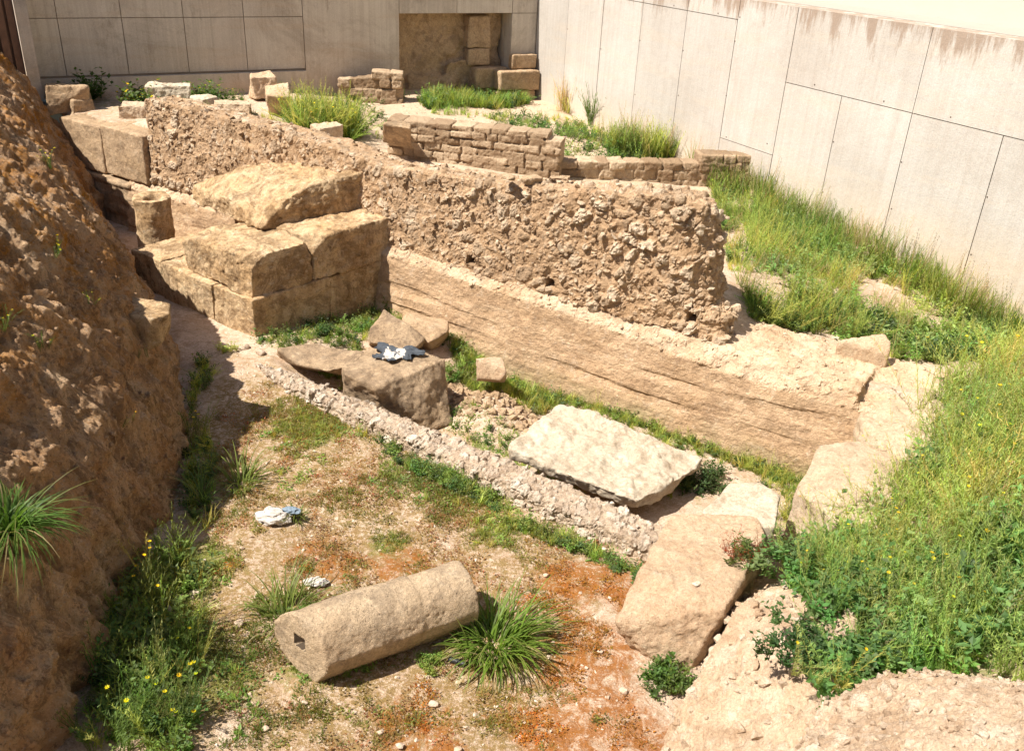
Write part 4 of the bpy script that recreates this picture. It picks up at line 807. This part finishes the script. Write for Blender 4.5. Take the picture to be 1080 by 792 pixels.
def p_feather(seed, h=.35, c=YEL, br=4, leaf=.035, flow=0., dens=30):
    s = Pl(seed); g = s.g
    for b in range(br):
        az = g.random()*6.283; ln = h*(.6+.5*g.random()); ctr = s.blade((g.normal()*.012, g.normal()*.012, 0), az, ln, .004, .05+.35*g.random(), .15+.5*g.random(), np.array(c)*.9, 5)
        t = np.linspace(0, len(ctr)-1.001, dens); i = t.astype(int); f = (t-i)[:, None]; pts = ctr[i]*(1-f)+ctr[i+1]*f
        for j, p in enumerate(pts[2:]):
            a = j*2.4+g.random(); k = 1-.55*j/dens; s.blade(p, a, leaf*k*(.7+.6*g.random()), .0035, .5+.5*g.random(), .3, np.array(c)*(.75+.6*g.random()), 1)
        if g.random() < flow:
            q = ctr[-1]
            for a in range(7): s.leaf(q, (math.cos(a*.9), math.sin(a*.9), .35), .012, .009, FLOW)
    return s.out()
def p_leafy(seed, h=.16, c=GREEN, br=6, L=.035, w=.018, n=8, flow=0.):
    s = Pl(seed); g = s.g
    for b in range(br):
        az = g.random()*6.283; ctr = s.blade((0, 0, 0), az, h*(.5+.6*g.random()), .003, .2+.6*g.random(), .5*g.random(), np.array(c)*.8, 4)
        for j in range(n):
            t = (j+1)/n*(len(ctr)-1.001); i = int(t); p = ctr[i]*(1-t+i)+ctr[i+1]*(t-i); a = j*2.4+g.random()*.6
            s.leaf(p, (math.cos(a), math.sin(a), .15+.5*g.random()), L*(.6+.6*g.random()), w*(.7+.5*g.random()), np.array(c)*(.65+.7*g.random()))
        if g.random() < flow:
            for a in range(7): s.leaf(ctr[-1], (math.cos(a*.9), math.sin(a*.9), .35), .013, .01, FLOW)
    return s.out()
def p_stalk(seed, h=.45, c=STRAW, n=5):
    s = Pl(seed); g = s.g
    for b in range(n):
        az = g.random()*6.283; ctr = s.blade((g.normal()*.02, g.normal()*.02, 0), az, h*(.6+.5*g.random()), .0028, .05+.25*g.random(), .2*g.random(), np.array(c)*(.7+.5*g.random()), 5)
        for j in range(22):
            t = (.45+.55*j/22)*(len(ctr)-1.001); i = int(t); p = ctr[i]*(1-t+i)+ctr[i+1]*(t-i); a = j*2.4; s.leaf(p, (math.cos(a), math.sin(a), .9), .016, .005, np.array(c)*(.7+.6*g.random()))
    return s.out()
def p_flat(seed, c=GREEN, n=9, L=.03, w=.016):
    s = Pl(seed); g = s.g
    for j in range(n):
        a = g.random()*6.283; r = .03*g.random(); s.leaf((r*math.cos(a), r*math.sin(a), .004+.012*g.random()), (math.cos(a), math.sin(a), .1+.5*g.random()), L*(.5+.8*g.random()), w*(.6+.6*g.random()), np.array(c)*(.65+.7*g.random()))
    return s.out()
PR = dict(tallF=[p_feather(i+800, .5, (.42, .45, .12), 4, .05, flow=.03, dens=46) for i in range(5)], bigL=[p_leafy(i+820, .26, (.29, .39, .12), 5, .06, .026, 10, flow=.03) for i in range(4)], midL=[p_leafy(i+830, .24, (.15, .235, .065), 6, .055, .028, 10) for i in range(3)],feather=[p_feather(i, .34, YEL, 4, flow=.02) for i in range(5)]+[p_feather(i+9, .30, (.19, .25, .05), 5, .03) for i in range(3)],
          featherG=[p_feather(i+30, .30, (.15, .22, .045), 5, .04, flow=.012) for i in range(5)],
          leafy=[p_leafy(i+50, .17, GREEN) for i in range(4)]+[p_leafy(i+60, .14, DEEP, 7) for i in range(3)]+[p_leafy(70, .18, (.11, .16, .05), 6, .05, .016)],
          grass=[p_grass(i+80) for i in range(5)]+[p_grass(i+90, 18, .13, .0045, YEL) for i in range(3)], straw=[p_stalk(i+100) for i in range(4)],
          tall=[p_grass(i+110, 16, .34, .007, (.19, .24, .05)) for i in range(4)], flat=[p_flat(i+120) for i in range(4)]+[p_flat(i+125, LIME, 8, .02, .010) for i in range(3)],
          tiny=[p_grass(i+130, 9, .035, .003, (.17, .19, .03)) for i in range(3)]+[p_flat(i+140, (.15, .17, .03), 8, .014, .007) for i in range(3)],
          strapS=[p_strap(i+150, 26, .24, .008) for i in range(3)])
def plant(items, name, label, cat, kind=None, zf=None, group=None, seed=0, parent=None, var=.35):
    """items: list of (key, pts(N,2|3), scale lo, hi, tilt)"""
    Vs, Fs, Cs, n = [], [], [], 0; g = np.random.default_rng(seed)
    for key, p, lo, hi, tilt in items:
        if len(p) == 0: continue
        p = np.asarray(p)
        if p.shape[1] == 2: p = p[G(p[:, 0], p[:, 1]) < 3.2]
        if p.shape[1] == 2: p = np.column_stack([p, G(p[:, 0], p[:, 1])-.005])
        N = len(p); sc = lo+(hi-lo)*g.random(N); a = g.random(N)*6.283; bx = g.normal(size=N)*tilt; by = g.normal(size=N)*tilt
        R = rot(g, N, 0.0001); z = np.zeros(N); o = z+1
        Rx = np.stack([o, z, z, z, np.cos(bx), -np.sin(bx), z, np.sin(bx), np.cos(bx)], -1).reshape(-1, 3, 3)@np.stack([np.cos(by), z, np.sin(by), z, o, z, -np.sin(by), z, np.cos(by)], -1).reshape(-1, 3, 3)
        ex = (1+var*(g.random((N, 3))-.5))*(1+.5*vn(p*1.3, 7)[:, None]*np.array([.6, .3, .3]))
        V, F, Cc = scatter(PR[key], p, sc, Rx@R, seed+1, ex); Vs.append(V); Fs.append(F+n); Cs.append(Cc); n += len(V)
    V = np.concatenate(Vs); F = np.concatenate(Fs)
    o = mk(name, V, F, M_VEG, parent, False, dict(col=np.concatenate(Cs)), origin=(0, 0, 0) if kind else None); return tag(o, label, cat, group, kind)
def keep(p, sc, thr, seed): return p[fbm(v3(p[:, 0], p[:, 1])*sc, 3, seed) > thr]
NS = lambda pl, d, s=0: sample(pl, d, s)
# weeds on the right slope
slope = poly((1075, 372), (1010, 420), (975, 480), (905, 560), (850, 590), (840, 650), (850, 700), (905, 735), (985, 712), (1110, 735), (1180, 760), (1300, 560), (1250, 380))
wp = keep(NS(slope, 230, 1), 1.1, -.25, 5); lp = keep(NS(slope, 230, 2), 1.3, -.1, 6)
plant([('feather', wp[::2], .8, 1.5, .25), ('tallF', keep(patch(NS(slope, 90, 14), -.3), .8, -.15, 15), .7, 1.25, .28), ('bigL', keep(patch(NS(slope, 110, 6), -.3), 1.2, -.2, 16), .6, 1.2, .35), ('midL', keep(patch(NS(slope, 90, 7), -.3), 1.0, .0, 17), .6, 1.2, .35), ('leafy', lp[::2], .8, 1.6, .3), ('grass', patch(NS(slope, 110, 3), -.3), .8, 1.6, .3), ('tall', keep(NS(slope, 30, 4), 1, .1, 8), .6, 1.0, .3), ('straw', NS(slope, 8, 5), .6, 1.0, .3)], 'slope_weeds', 'dense tall yellow green weeds covering the right hand slope', 'weeds', 'stuff', seed=1)
edge = poly((930, 470), (975, 430), (1010, 400), (1030, 440), (960, 540), (880, 560), (830, 575), (800, 560), (840, 530))
s2_ = np.random.default_rng(31).random(700)*5.6-.2; t2_ = -.25-.22*np.random.default_rng(32).random(700)**1.3; q = WA+np.outer(s2_, WU)+np.outer(t2_, WB)
plant([('grass', q[:380], .5, 1.0, .3), ('leafy', q[380:480], .4, .9, .3), ('tiny', q[480:], .8, 1.6, .2)], 'plinth_grass', 'ragged green fringe right at the foot of the plinth', 'grass', 'stuff', seed=21)
hang = poly((835, 640), (850, 560), (905, 540), (960, 600), (960, 680), (905, 725), (860, 705)); hang2 = poly((900, 560), (1075, 420), (1300, 500), (1180, 700), (985, 700))
plant([('tallF', NS(hang, 40, 1), .8, 1.3, .45), ('midL', NS(hang, 70, 2), .8, 1.4, .4), ('bigL', NS(hang, 40, 3), .8, 1.4, .4), ('tallF', NS(hang2, 26, 5), 1.1, 1.6, .3), ('midL', keep(NS(hang2, 50, 6), 1.3, .05, 30), .9, 1.6, .35), ('tall', NS(hang2, 10, 8), 1.0, 1.4, .3), ('straw', NS(hang2, 12, 9), .9, 1.3, .25)], 'tall_slope_weeds', 'tallest feathery weeds overhanging the stones at near right', 'weeds', 'stuff', seed=22)
plant([('tallF', NS(edge, 26, 9), .5, .9, .35), ('feather', NS(edge, 60, 1), .6, 1.1, .35), ('leafy', NS(edge, 30, 2), .5, 1.0, .3), ('grass', NS(edge, 60, 3), .6, 1.1, .3)], 'edge_weeds', 'thin weeds at the border of the slope over the pale blocks', 'weeds', 'stuff', seed=2)
# terrace vegetation behind the long wall
ter = poly((748, 205), (800, 185), (850, 235), (930, 272), (1000, 315), (1075, 355), (1075, 380), (1000, 385), (940, 378), (870, 352), (792, 336), (772, 290), (757, 245))
plant([('feather', keep(patch(NS(ter, 130, 1)), 1.5, -.1, 3), .7, 1.3, .3), ('tallF', keep(patch(NS(ter, 40, 11)), .9, -.05, 13), .7, 1.1, .25), ('bigL', keep(patch(NS(ter, 50, 12)), .9, -.1, 14), .6, 1.1, .3), ('featherG', keep(patch(NS(ter, 90, 2)), 1, .05, 4), .7, 1.2, .25), ('leafy', keep(patch(NS(ter, 160, 3)), .9, .05, 9), .7, 1.4, .3), ('grass', keep(patch(NS(ter, 240, 4)), 1.5, -.15, 12), .6, 1.1, .3), ('straw', keep(NS(ter, 25, 24), 1.5, -.1, 32), .5, .9, .3)], 'terrace_weeds', 'bright green grass and weeds behind the right part of the long wall', 'grass', 'stuff', seed=3)
s_ = np.random.default_rng(3).random(420)*8+5.8; t_ = -np.random.default_rng(4).random(420)**1.5*.55-.05; q = R0+np.outer(s_, RD)+np.outer(t_, RO)
plant([('tall', q[:220], .8, 1.6, .15), ('straw', q[220:380], .8, 1.4, .15), ('featherG', q[380:], 1, 1.8, .15)], 'wall_weeds', 'tall grasses with seed heads along the foot of the bright wall', 'grass', 'stuff', seed=4)
back = poly((150, 105), (300, 95), (560, 108), (720, 160), (700, 175), (600, 175), (420, 150), (300, 140), (200, 125))
plant([('grass', keep(NS(back, 60, 1), .7, .05, 2), .7, 1.5, .3), ('leafy', keep(NS(back, 35, 2), .7, .1, 4), .7, 1.4, .3)], 'terrace_grass', 'sparse green tufts scattered on the upper terrace', 'grass', 'stuff', seed=5)
# foot of the opening: strip of grass
st = poly((440, 108), (470, 100), (535, 104), (560, 108), (545, 114), (450, 116))
plant([('grass', NS(st, 260, 1), 1.2, 2.4, .25), ('leafy', NS(st, 60, 2), 1, 1.8, .3)], 'grass_strip', 'strip of bright grass at the foot of the wall opening', 'grass', 'stuff', seed=6)
def cluster(px, py, z, r, specs, name, label, cat, seed, group=None, squash=1.):
    p = P(px, py, z) if z is not None else HIT(px, py); g = np.random.default_rng(seed); it = []
    for key, n, lo, hi, tilt in specs:
        a = g.random(n)*6.283; d = r*g.random(n)**.6; q = np.stack([p[0]+d*np.cos(a), p[1]+d*np.sin(a)*squash], -1)
        q = np.column_stack([q, np.full(n, p[2])]) if z is not None else q; it.append((key, q, lo, hi, tilt))
    return plant(it, name, label, cat, seed=seed, group=group)
cluster(343, 140, None, .52, [('tallF', 170, 1.1, 1.7, .38), ('featherG', 160, 1.3, 2.2, .35), ('midL', 60, .8, 1.4, .3)], 'feathery_bush', 'large feathery bright green bush left of the tumbled wall', 'bush', 31)
cluster(628, 130, None, .16, [('featherG', 26, 1.8, 2.6, .12), ('tall', 12, 1.2, 2.0, .1)], 'tall_weed', 'tall narrow dark green weed standing against the bright concrete wall', 'plant', 32)
cluster(596, 117, None, .2, [('straw', 14, 1.2, 1.9, .12), ('feather', 12, 1.2, 1.9, .15)], 'tall_weed', 'pale thin grassy weed near the corner of the two concrete walls', 'plant', 33)
cluster(672, 163, None, .6, [('feather', 90, 1.1, 2.1, .15), ('featherG', 90, .9, 1.8, .2), ('leafy', 60, 1, 1.8, .3), ('straw', 26, 1.2, 1.8, .12)], 'tall_weed', 'broad clump of tall weeds against the wall behind the lower ruined wall', 'plant', 34, squash=.7)
cluster(810, 200, None, .35, [('tall', 60, 1, 1.7, .2), ('grass', 60, 1.2, 2.2, .3), ('straw', 12, 1.2, 1.8, .2)], 'grass_tuft', 'tall green grass where the lower ruined wall meets the concrete', 'grass tuft', 35)
for k, (x, y, n, s, lab) in enumerate([(302, 84, 9, 2.0, 'dark leafy weed climbing the back wall above the leaning block'), (350, 60, 9, 1.8, 'leafy weed high against the back wall joint'), (92, 98, 12, 2.2, 'dark green weed against the back wall, leftmost'), (145, 104, 14, 2.0, 'yellow flowered weed left of the layered stone'), (222, 100, 9, 1.8, 'thin weed with yellow flowers right of the layered stone'), (330, 66, 6, 1.5, 'small weed at the foot of the back wall beside the tumbled wall')]):
    pz = HIT(x, y+8); PR['_t'] = [p_leafy(400+k, .2, (.08, .13, .025), 5, .045, .025, 9, flow=.5 if 'yellow' in lab else 0)]
    g = np.random.default_rng(k); q = pz[:2]+g.normal(size=(n, 2))*.1; plant([('_t', q, s*.6, s*1.2, .2)], 'leafy_weed', lab, 'plant', seed=60+k)
# strap grass tufts
def tuft(px, py, n, L, w, c, label, seed, z=None, rad=.06, name='grass_tuft', tilt=0., az=0.):
    p = P(px, py, z) if z is not None else HIT(px, py); V, F, Cc = p_strap(seed, n, L, w, c, rad)
    if tilt: V = V@np.array(Matrix.Rotation(az, 3, 'Z') @ Matrix.Rotation(tilt, 3, 'Y') @ Matrix.Rotation(-az, 3, 'Z')).T
    return tag(mk(name, V+p, F, M_VEG, attrs=dict(col=Cc), origin=p), label, 'grass tuft')
tuft(519, 683, 460, .46, .013, (.13, .21, .028), 'biggest dense tuft of long arching green blades at the right end of the drum', 201, rad=.2)
tuft(300, 655, 120, .42, .010, (.15, .19, .04), 'tuft of long pale green blades at the left end of the drum', 202, rad=.18)
tuft(255, 512, 120, .34, .010, (.15, .19, .04), 'grassy tuft on the floor right of the bank shadow', 203, rad=.14)
tuft(214, 532, 50, .34, .011, (.09, .15, .03), 'dark narrow tuft at the edge of the bank shadow', 204, rad=.05)
tuft(312, 548, 60, .22, .008, (.15, .19, .04), 'small tuft behind the crumpled bag', 205, rad=.06)
def bank_point(px, py):
    d = ray(px, py); m = BANK.data; ok, loc, nor, idx = BANK.ray_cast(Vector((0, 0, CAMH))-BANK.location, Vector(d)); return (np.array(loc)+np.array(BANK.location)) if ok else None
bpy.context.view_layer.update()
q = bank_point(150, 338)
if q is not None:
    ru_ = np.array([.90, -.20, 0]); rv_ = np.array([.2, .9, 0]); pts = [q+ru_*a+rv_*b+np.array([0, 0, c]) for a, b, c in ((-.3, -.15, .12), (-.3, .22, .14), (.22, -.14, .10), (.30, .02, .10), (.20, .2, .12), (.24, -.08, -.16), (.05, -.16, -.3), (-.05, .1, -.32), (.2, .15, -.1), (-.3, -.1, -.2), (-.3, .2, -.2))]
    tag(stone('boulder', [hull(pts)], M_PIER, .014, 1, seed=91, big=.02, mid=.015, pits=.008), 'squared stone jutting out of the earth bank beside the pier', 'stone')
q = bank_point(8, 560)
if q is not None:
    V, F, Cc = p_strap(206, 320, .52, .012, (.09, .17, .03), .08); V = V@np.array(Matrix.Rotation(.35, 3, 'Y')).T
    tag(mk('grass_tuft', V+q, F, M_VEG, attrs=dict(col=Cc), origin=q), 'big tuft of long blades growing out of the bank at the left edge', 'grass tuft')
for k, (x, y, s, lab) in enumerate([(45, 370, .9, 'small sprig with a yellow flower on the bank, at its left edge'), (52, 180, 1., 'thin weed on the upper part of the bank'), (60, 270, .9, 'pale weed on the middle of the bank'), (130, 445, .8, 'tiny green sprout on the lower bank face'), (10, 345, .8, 'long grass blade sprig at the far left of the bank'), (150, 375, .6, 'small sprout under the jutting stone'), (90, 320, .6, 'yellowish sprout on the bank below the moss')]):
    q = bank_point(x, y)
    if q is None: continue
    PR['_t'] = [p_feather(500+k, .22, (.12, .16, .04), 3, .03, flow=.5)]; plant([('_t', q[None]+np.random.default_rng(k).normal(size=(4, 3))*np.array([.02, .04, .02]), s*.6, s*1.1, .3)], 'bank_sprout', lab, 'plant', seed=80+k)
# shaded weeds at the bank foot
sh_ = poly((120, 640), (160, 590), (200, 560), (215, 640), (212, 700), (205, 800), (80, 800), (100, 720))
plant([('featherG', NS(sh_, 48, 1), .8, 1.5, .25), ('leafy', patch(NS(sh_, 130, 2), -.1), .7, 1.3, .3), ('midL', NS(sh_, 22, 8), .6, 1.1, .3), ('grass', NS(sh_, 130, 3), .8, 1.6, .3), ('feather', NS(sh_, 14, 5), 1, 1.6, .2)], 'shade_weeds', 'thick green weeds in the shade at the foot of the bank', 'weeds', 'stuff', seed=7)
sh2 = poly((203, 430), (225, 400), (215, 380), (205, 380), (198, 470), (195, 560), (222, 560), (228, 480))
plant([('leafy', NS(sh2, 90, 1), .6, 1.2, .3), ('grass', NS(sh2, 160, 2), .7, 1.5, .3)], 'shade_grass', 'narrow strip of grass along the bank foot beside the floor', 'grass', 'stuff', seed=8)
# individual yellow-flowered weeds near bottom-left
for k, (x, y, s, lab) in enumerate([(150, 770, 1.5, 'tall yellow flowered weed nearest the bottom left'), (205, 770, 1.3, 'yellow flowered weed right of the tallest one at the bottom left'), (165, 640, 1.4, 'weed with drooping seed heads in the bank shade'), (208, 460, 1.2, 'slender yellow flowered weed at the edge of the bank shadow'), (195, 700, 1.2, 'feathery weed with one yellow bloom in the middle of the shaded weeds')]):
    h = HIT(x, y); PR['_t'] = [p_feather(600+k, .34, (.14, .18, .05), 5, .05, flow=.35)]; plant([('_t', h[None]+np.random.default_rng(k).normal(size=(3, 3))*np.array([.04, .04, 0]), s*.8, s*1.1, .15)], 'flowering_weed', lab, 'plant', seed=90+k)
# ground cover on the pit floor
floor = poly((225, 420), (300, 400), (700, 590), (660, 640), (640, 700), (690, 790), (220, 790), (215, 600))
def gsel(p, thr, items, amp=.5, sc=2.2, seed=3):
    b = blob(p[:, 0], p[:, 1], items); return p[(b+amp*fbm(v3(p[:, 0], p[:, 1])*sc, 4, seed)) > thr]
GI = [(330, 450, .5, .9), (380, 430, .35, .8), (200, 600, .4, 1), (300, 640, .3, .6), (410, 575, .25, .8), (520, 560, .3, .8), (600, 565, .22, .8), (240, 720, .35, .8), (320, 700, .3, .7), (480, 520, .35, .8), (300, 480, .6, .55), (420, 500, .5, .55), (250, 760, .3, .6)]
p = NS(floor, 1100, 1)
plant([('tiny', gsel(p, .5, GI, .9, 3.5), .7, 1.6, .2), ('flat', gsel(NS(floor, 260, 2), .5, GI), .7, 1.3, .2), ('grass', gsel(NS(floor, 170, 3), .55, GI), .4, .8, .3)], 'ground_cover', 'low moss, seedlings and short grass on the pit floor', 'ground cover', 'stuff', seed=9)
cg = []
for (x, y, n, r) in ((445, 497, 60, .12), (475, 508, 80, .12), (505, 522, 80, .1), (560, 560, 50, .1), (590, 572, 40, .1), (625, 585, 30, .1), (410, 470, 25, .1), (660, 600, 20, .08)):
    h = HIT(x, y); g = np.random.default_rng(x); a = g.normal(size=(n, 2))*r; cg.append(h[:2]+np.outer(a[:, 0]*1.4, CU)+np.outer(a[:, 1]*.35, CN))
cg = np.concatenate(cg); plant([('leafy', cg[::2], .5, .85, .3), ('grass', cg[1::2], .7, 1.2, .3), ('flat', cg, .8, 1.5, .2)], 'curb_grass', 'line of bright green leaves along the near side of the low footing', 'grass', 'stuff', seed=10)
# moss cushions: many tiny rosettes, rust coloured, olive and brown
PR['rustm'] = [p_flat(i+900, (.38, .15, .016), 9, .014, .009) for i in range(3)]+[p_grass(i+905, 7, .018, .0025, (.38, .18, .04)) for i in range(2)]
PR['olive'] = [p_flat(i+910, (.22, .19, .045), 8, .014, .010) for i in range(3)]+[p_grass(i+915, 8, .028, .0025, (.26, .22, .06)) for i in range(3)]
PR['brownm'] = [p_flat(i+920, (.26, .13, .05), 8, .014, .009) for i in range(3)]+[p_grass(i+925, 6, .03, .002, (.36, .27, .13)) for i in range(2)]
RI = [(650, 625, .3, .85), (600, 612, .25, .75), (625, 680, .28, 1.1), (612, 720, .26, 1.1), (640, 775, .35, 1.1), (590, 770, .3, .8), (440, 770, .3, .8), (330, 590, .3, .7), (690, 600, .15, .8), (500, 660, .2, .6), (350, 600, .25, .7), (430, 600, .3, .6), (600, 640, .3, .8)]
MI = [(300, 450, .9, .9), (420, 520, .9, .9), (480, 600, .6, .7), (260, 520, .6, .8), (560, 590, .5, .7), (340, 590, .6, .7), (250, 700, .5, .8), (300, 770, .5, .8), (480, 740, .6, .7), (380, 760, .5, .8)]
plant([('rustm', gsel(NS(floor, 1500, 31), .72, RI, 1.3, 4.5, 41), .6, 1.5, .3), ('olive', gsel(NS(floor, 1200, 32), .74, MI, 1.4, 4.5, 42), .6, 1.6, .3), ('brownm', gsel(NS(floor, 1000, 33), .74, MI, 1.4, 4.0, 43), .6, 1.6, .3)], 'moss_carpet', 'rust, olive and brown moss cushions dotting the pit floor', 'moss', 'stuff', seed=23, var=.5)
for k, (x, y, zz) in enumerate([(872, 640, .68), (862, 600, .6), (892, 690, .76), (835, 615, .52), (880, 725, .85)]):
    p = P(x, y, zz); g = np.random.default_rng(900+k); q = p+g.normal(size=(16, 3))*np.array([.10, .10, 0]); plant([('tallF', q[:5], .6, 1.0, .4), ('midL', q[5:], .6, 1.1, .4)], 'overhanging_weed', ['leafy weed spilling over the middle of the pale mortar mass edge', 'feathery weed at the top of the mortar mass, behind the pinkish block', 'leafy weed between the mortar mass and the nearest rubble heap', 'small weed at the upper left corner of the mortar mass', 'leafy weed standing at the crest of the nearest rubble heap'][k], 'plant', seed=950+k)
tr3 = poly((430, 436), (470, 428), (560, 462), (530, 484)); plant([('grass', NS(tr3, 130, 1), .4, .9, .3), ('flat', NS(tr3, 260, 4), .7, 1.3, .2), ('leafy', NS(tr3, 40, 5), .4, .9, .3)], 'trench_weeds', 'sprouts in the trench between the cloth covered boulder and the slab', 'weeds', 'stuff', seed=24)
# trench vegetation
tr = poly((470, 340), (500, 350), (560, 410), (680, 440), (850, 487), (820, 510), (745, 478), (600, 425), (560, 440), (480, 400))
plant([('grass', NS(tr, 330, 1), .5, 1.2, .3), ('leafy', keep(NS(tr, 70, 2), 1.5, -.1, 2), .5, 1.0, .3), ('tiny', NS(tr, 1500, 3), .8, 1.8, .2), ('flat', NS(tr, 200, 4), .7, 1.4, .2), ('feather', NS(tr, 18, 6), .4, .8, .3)], 'trench_grass', 'green weeds and grass in the trench along the plinth', 'grass', 'stuff', seed=11)
tr2 = poly((480, 460), (530, 478), (620, 520), (600, 524), (500, 478)); plant([('grass', NS(tr2, 260, 1), .4, .9, .3), ('flat', NS(tr2, 200, 4), .7, 1.2, .2)], 'trench_moss', 'thin grass strip between the white slab and the footing', 'grass', 'stuff', seed=12)
pb = poly((268, 362), (415, 318), (440, 330), (395, 350), (380, 372), (330, 362), (300, 372)); plant([('leafy', NS(pb, 60, 1), .5, 1.1, .3), ('flat', NS(pb, 200, 2), .8, 1.5, .2), ('grass', NS(pb, 130, 3), .5, 1.1, .3), ('tiny', NS(pb, 500, 4), .8, 1.6, .2)], 'pier_weeds', 'low weeds and moss in the shade at the foot of the pier', 'weeds', 'stuff', seed=14)
nr = poly((965, 440), (1075, 385), (1300, 470), (1180, 640), (1000, 560)); plant([('tallF', patch(NS(nr, 34, 1), -.35), 1.2, 1.9, .28), ('bigL', NS(nr, 14, 2), 1.0, 1.6, .35), ('straw', NS(nr, 8, 3), 1.0, 1.5, .25)], 'high_weeds', 'highest loose yellow green weeds along the right edge', 'weeds', 'stuff', seed=25)
cor = poly((800, 505), (850, 487), (860, 500), (835, 540), (815, 520)); plant([('feather', NS(cor, 150, 1), .4, .9, .3), ('leafy', NS(cor, 100, 2), .5, .9, .3), ('grass', NS(cor, 200, 3), .6, 1.1, .3)], 'corner_weeds', 'low weeds in the corner between the slab and the half buried block', 'weeds', 'stuff', seed=13)
for k, (x, y, r, n, s, c, lab) in enumerate([(738, 512, .22, 46, 1.15, (.065, .11, .03), 'dense dark leafy shrub at the right corner of the white slab'), (453, 322, .10, 16, 1.0, GREEN, 'small bright shrub growing between the boulders under the pier'), (425, 440, .16, 24, .9, GREEN, 'green weed at the front of the cloth covered boulder'), (350, 398, .1, 14, .8, GREEN, 'little weed beside the flat brown slab'),
        (482, 345, .16, 26, 1.1, GREEN, 'leafy weed against the long wall behind the boulders'), (480, 400, .12, 20, .9, GREEN, 'leafy weed right of the cloth covered boulder'), (705, 718, .14, 30, .95, (.10, .15, .03), 'bright green weed at the front foot of the pinkish block'), (790, 592, .16, 26, 1., (.11, .14, .03), 'green and reddish weed on the right edge of the pinkish block'), (385, 345, .15, 22, .8, GREEN, 'weed in the shade at the base of the pier'), (345, 352, .13, 16, .8, DEEP, 'dark weed under the stained face of the pier'), (455, 700, .1, 26, .55, LIME, 'creeping green leaves under the column drum'), (380, 708, .08, 14, .5, GREEN, 'small creeping leaves at the drum base near its socketed end'), (240, 372, .08, 8, .7, YEL, 'yellow green sprig at the corner of the pier'), (515, 350, .1, 14, .8, GREEN, 'weed growing at the plinth foot above the grey stone'), (845, 690, .16, 40, 1.1, (.07, .12, .035), 'dark leafy weed hanging over the pale mortar mass'), (700, 520, .08, 14, .6, LIME, 'short bright grass under the near corner of the slab')]):
    h = HIT(x, y); zz = {7: .42, 14: .72}.get(k)
    if zz: h = P(x, y, zz)
    PR['_t'] = [p_leafy(700+k*3+j, .17, c, 7, .035, .017, 9) for j in range(3)]
    g = np.random.default_rng(k); q = h[None]+g.normal(size=(n, 3))*np.array([r*.6, r*.6, 0])
    if not zz: q[:, 2] = G(q[:, 0], q[:, 1])
    if k == 7: PR['_u'] = [p_leafy(760+j, .16, RED, 5, .018, .006, 12) for j in range(2)]; it = [('_t', q[:14], .6, 1.1, .3), ('_u', q[14:], .8, 1.3, .3)]
    else: it = [('_t', q, s*.6, s*1.1, .3)]
    plant(it, 'leafy_weed', lab, 'plant', seed=120+k)
# sprigs rooted on the ruined wall front
print('objects', len(SC.objects), 'tris', sum(len(o.data.polygons) for o in SC.objects if o.type == 'MESH'))
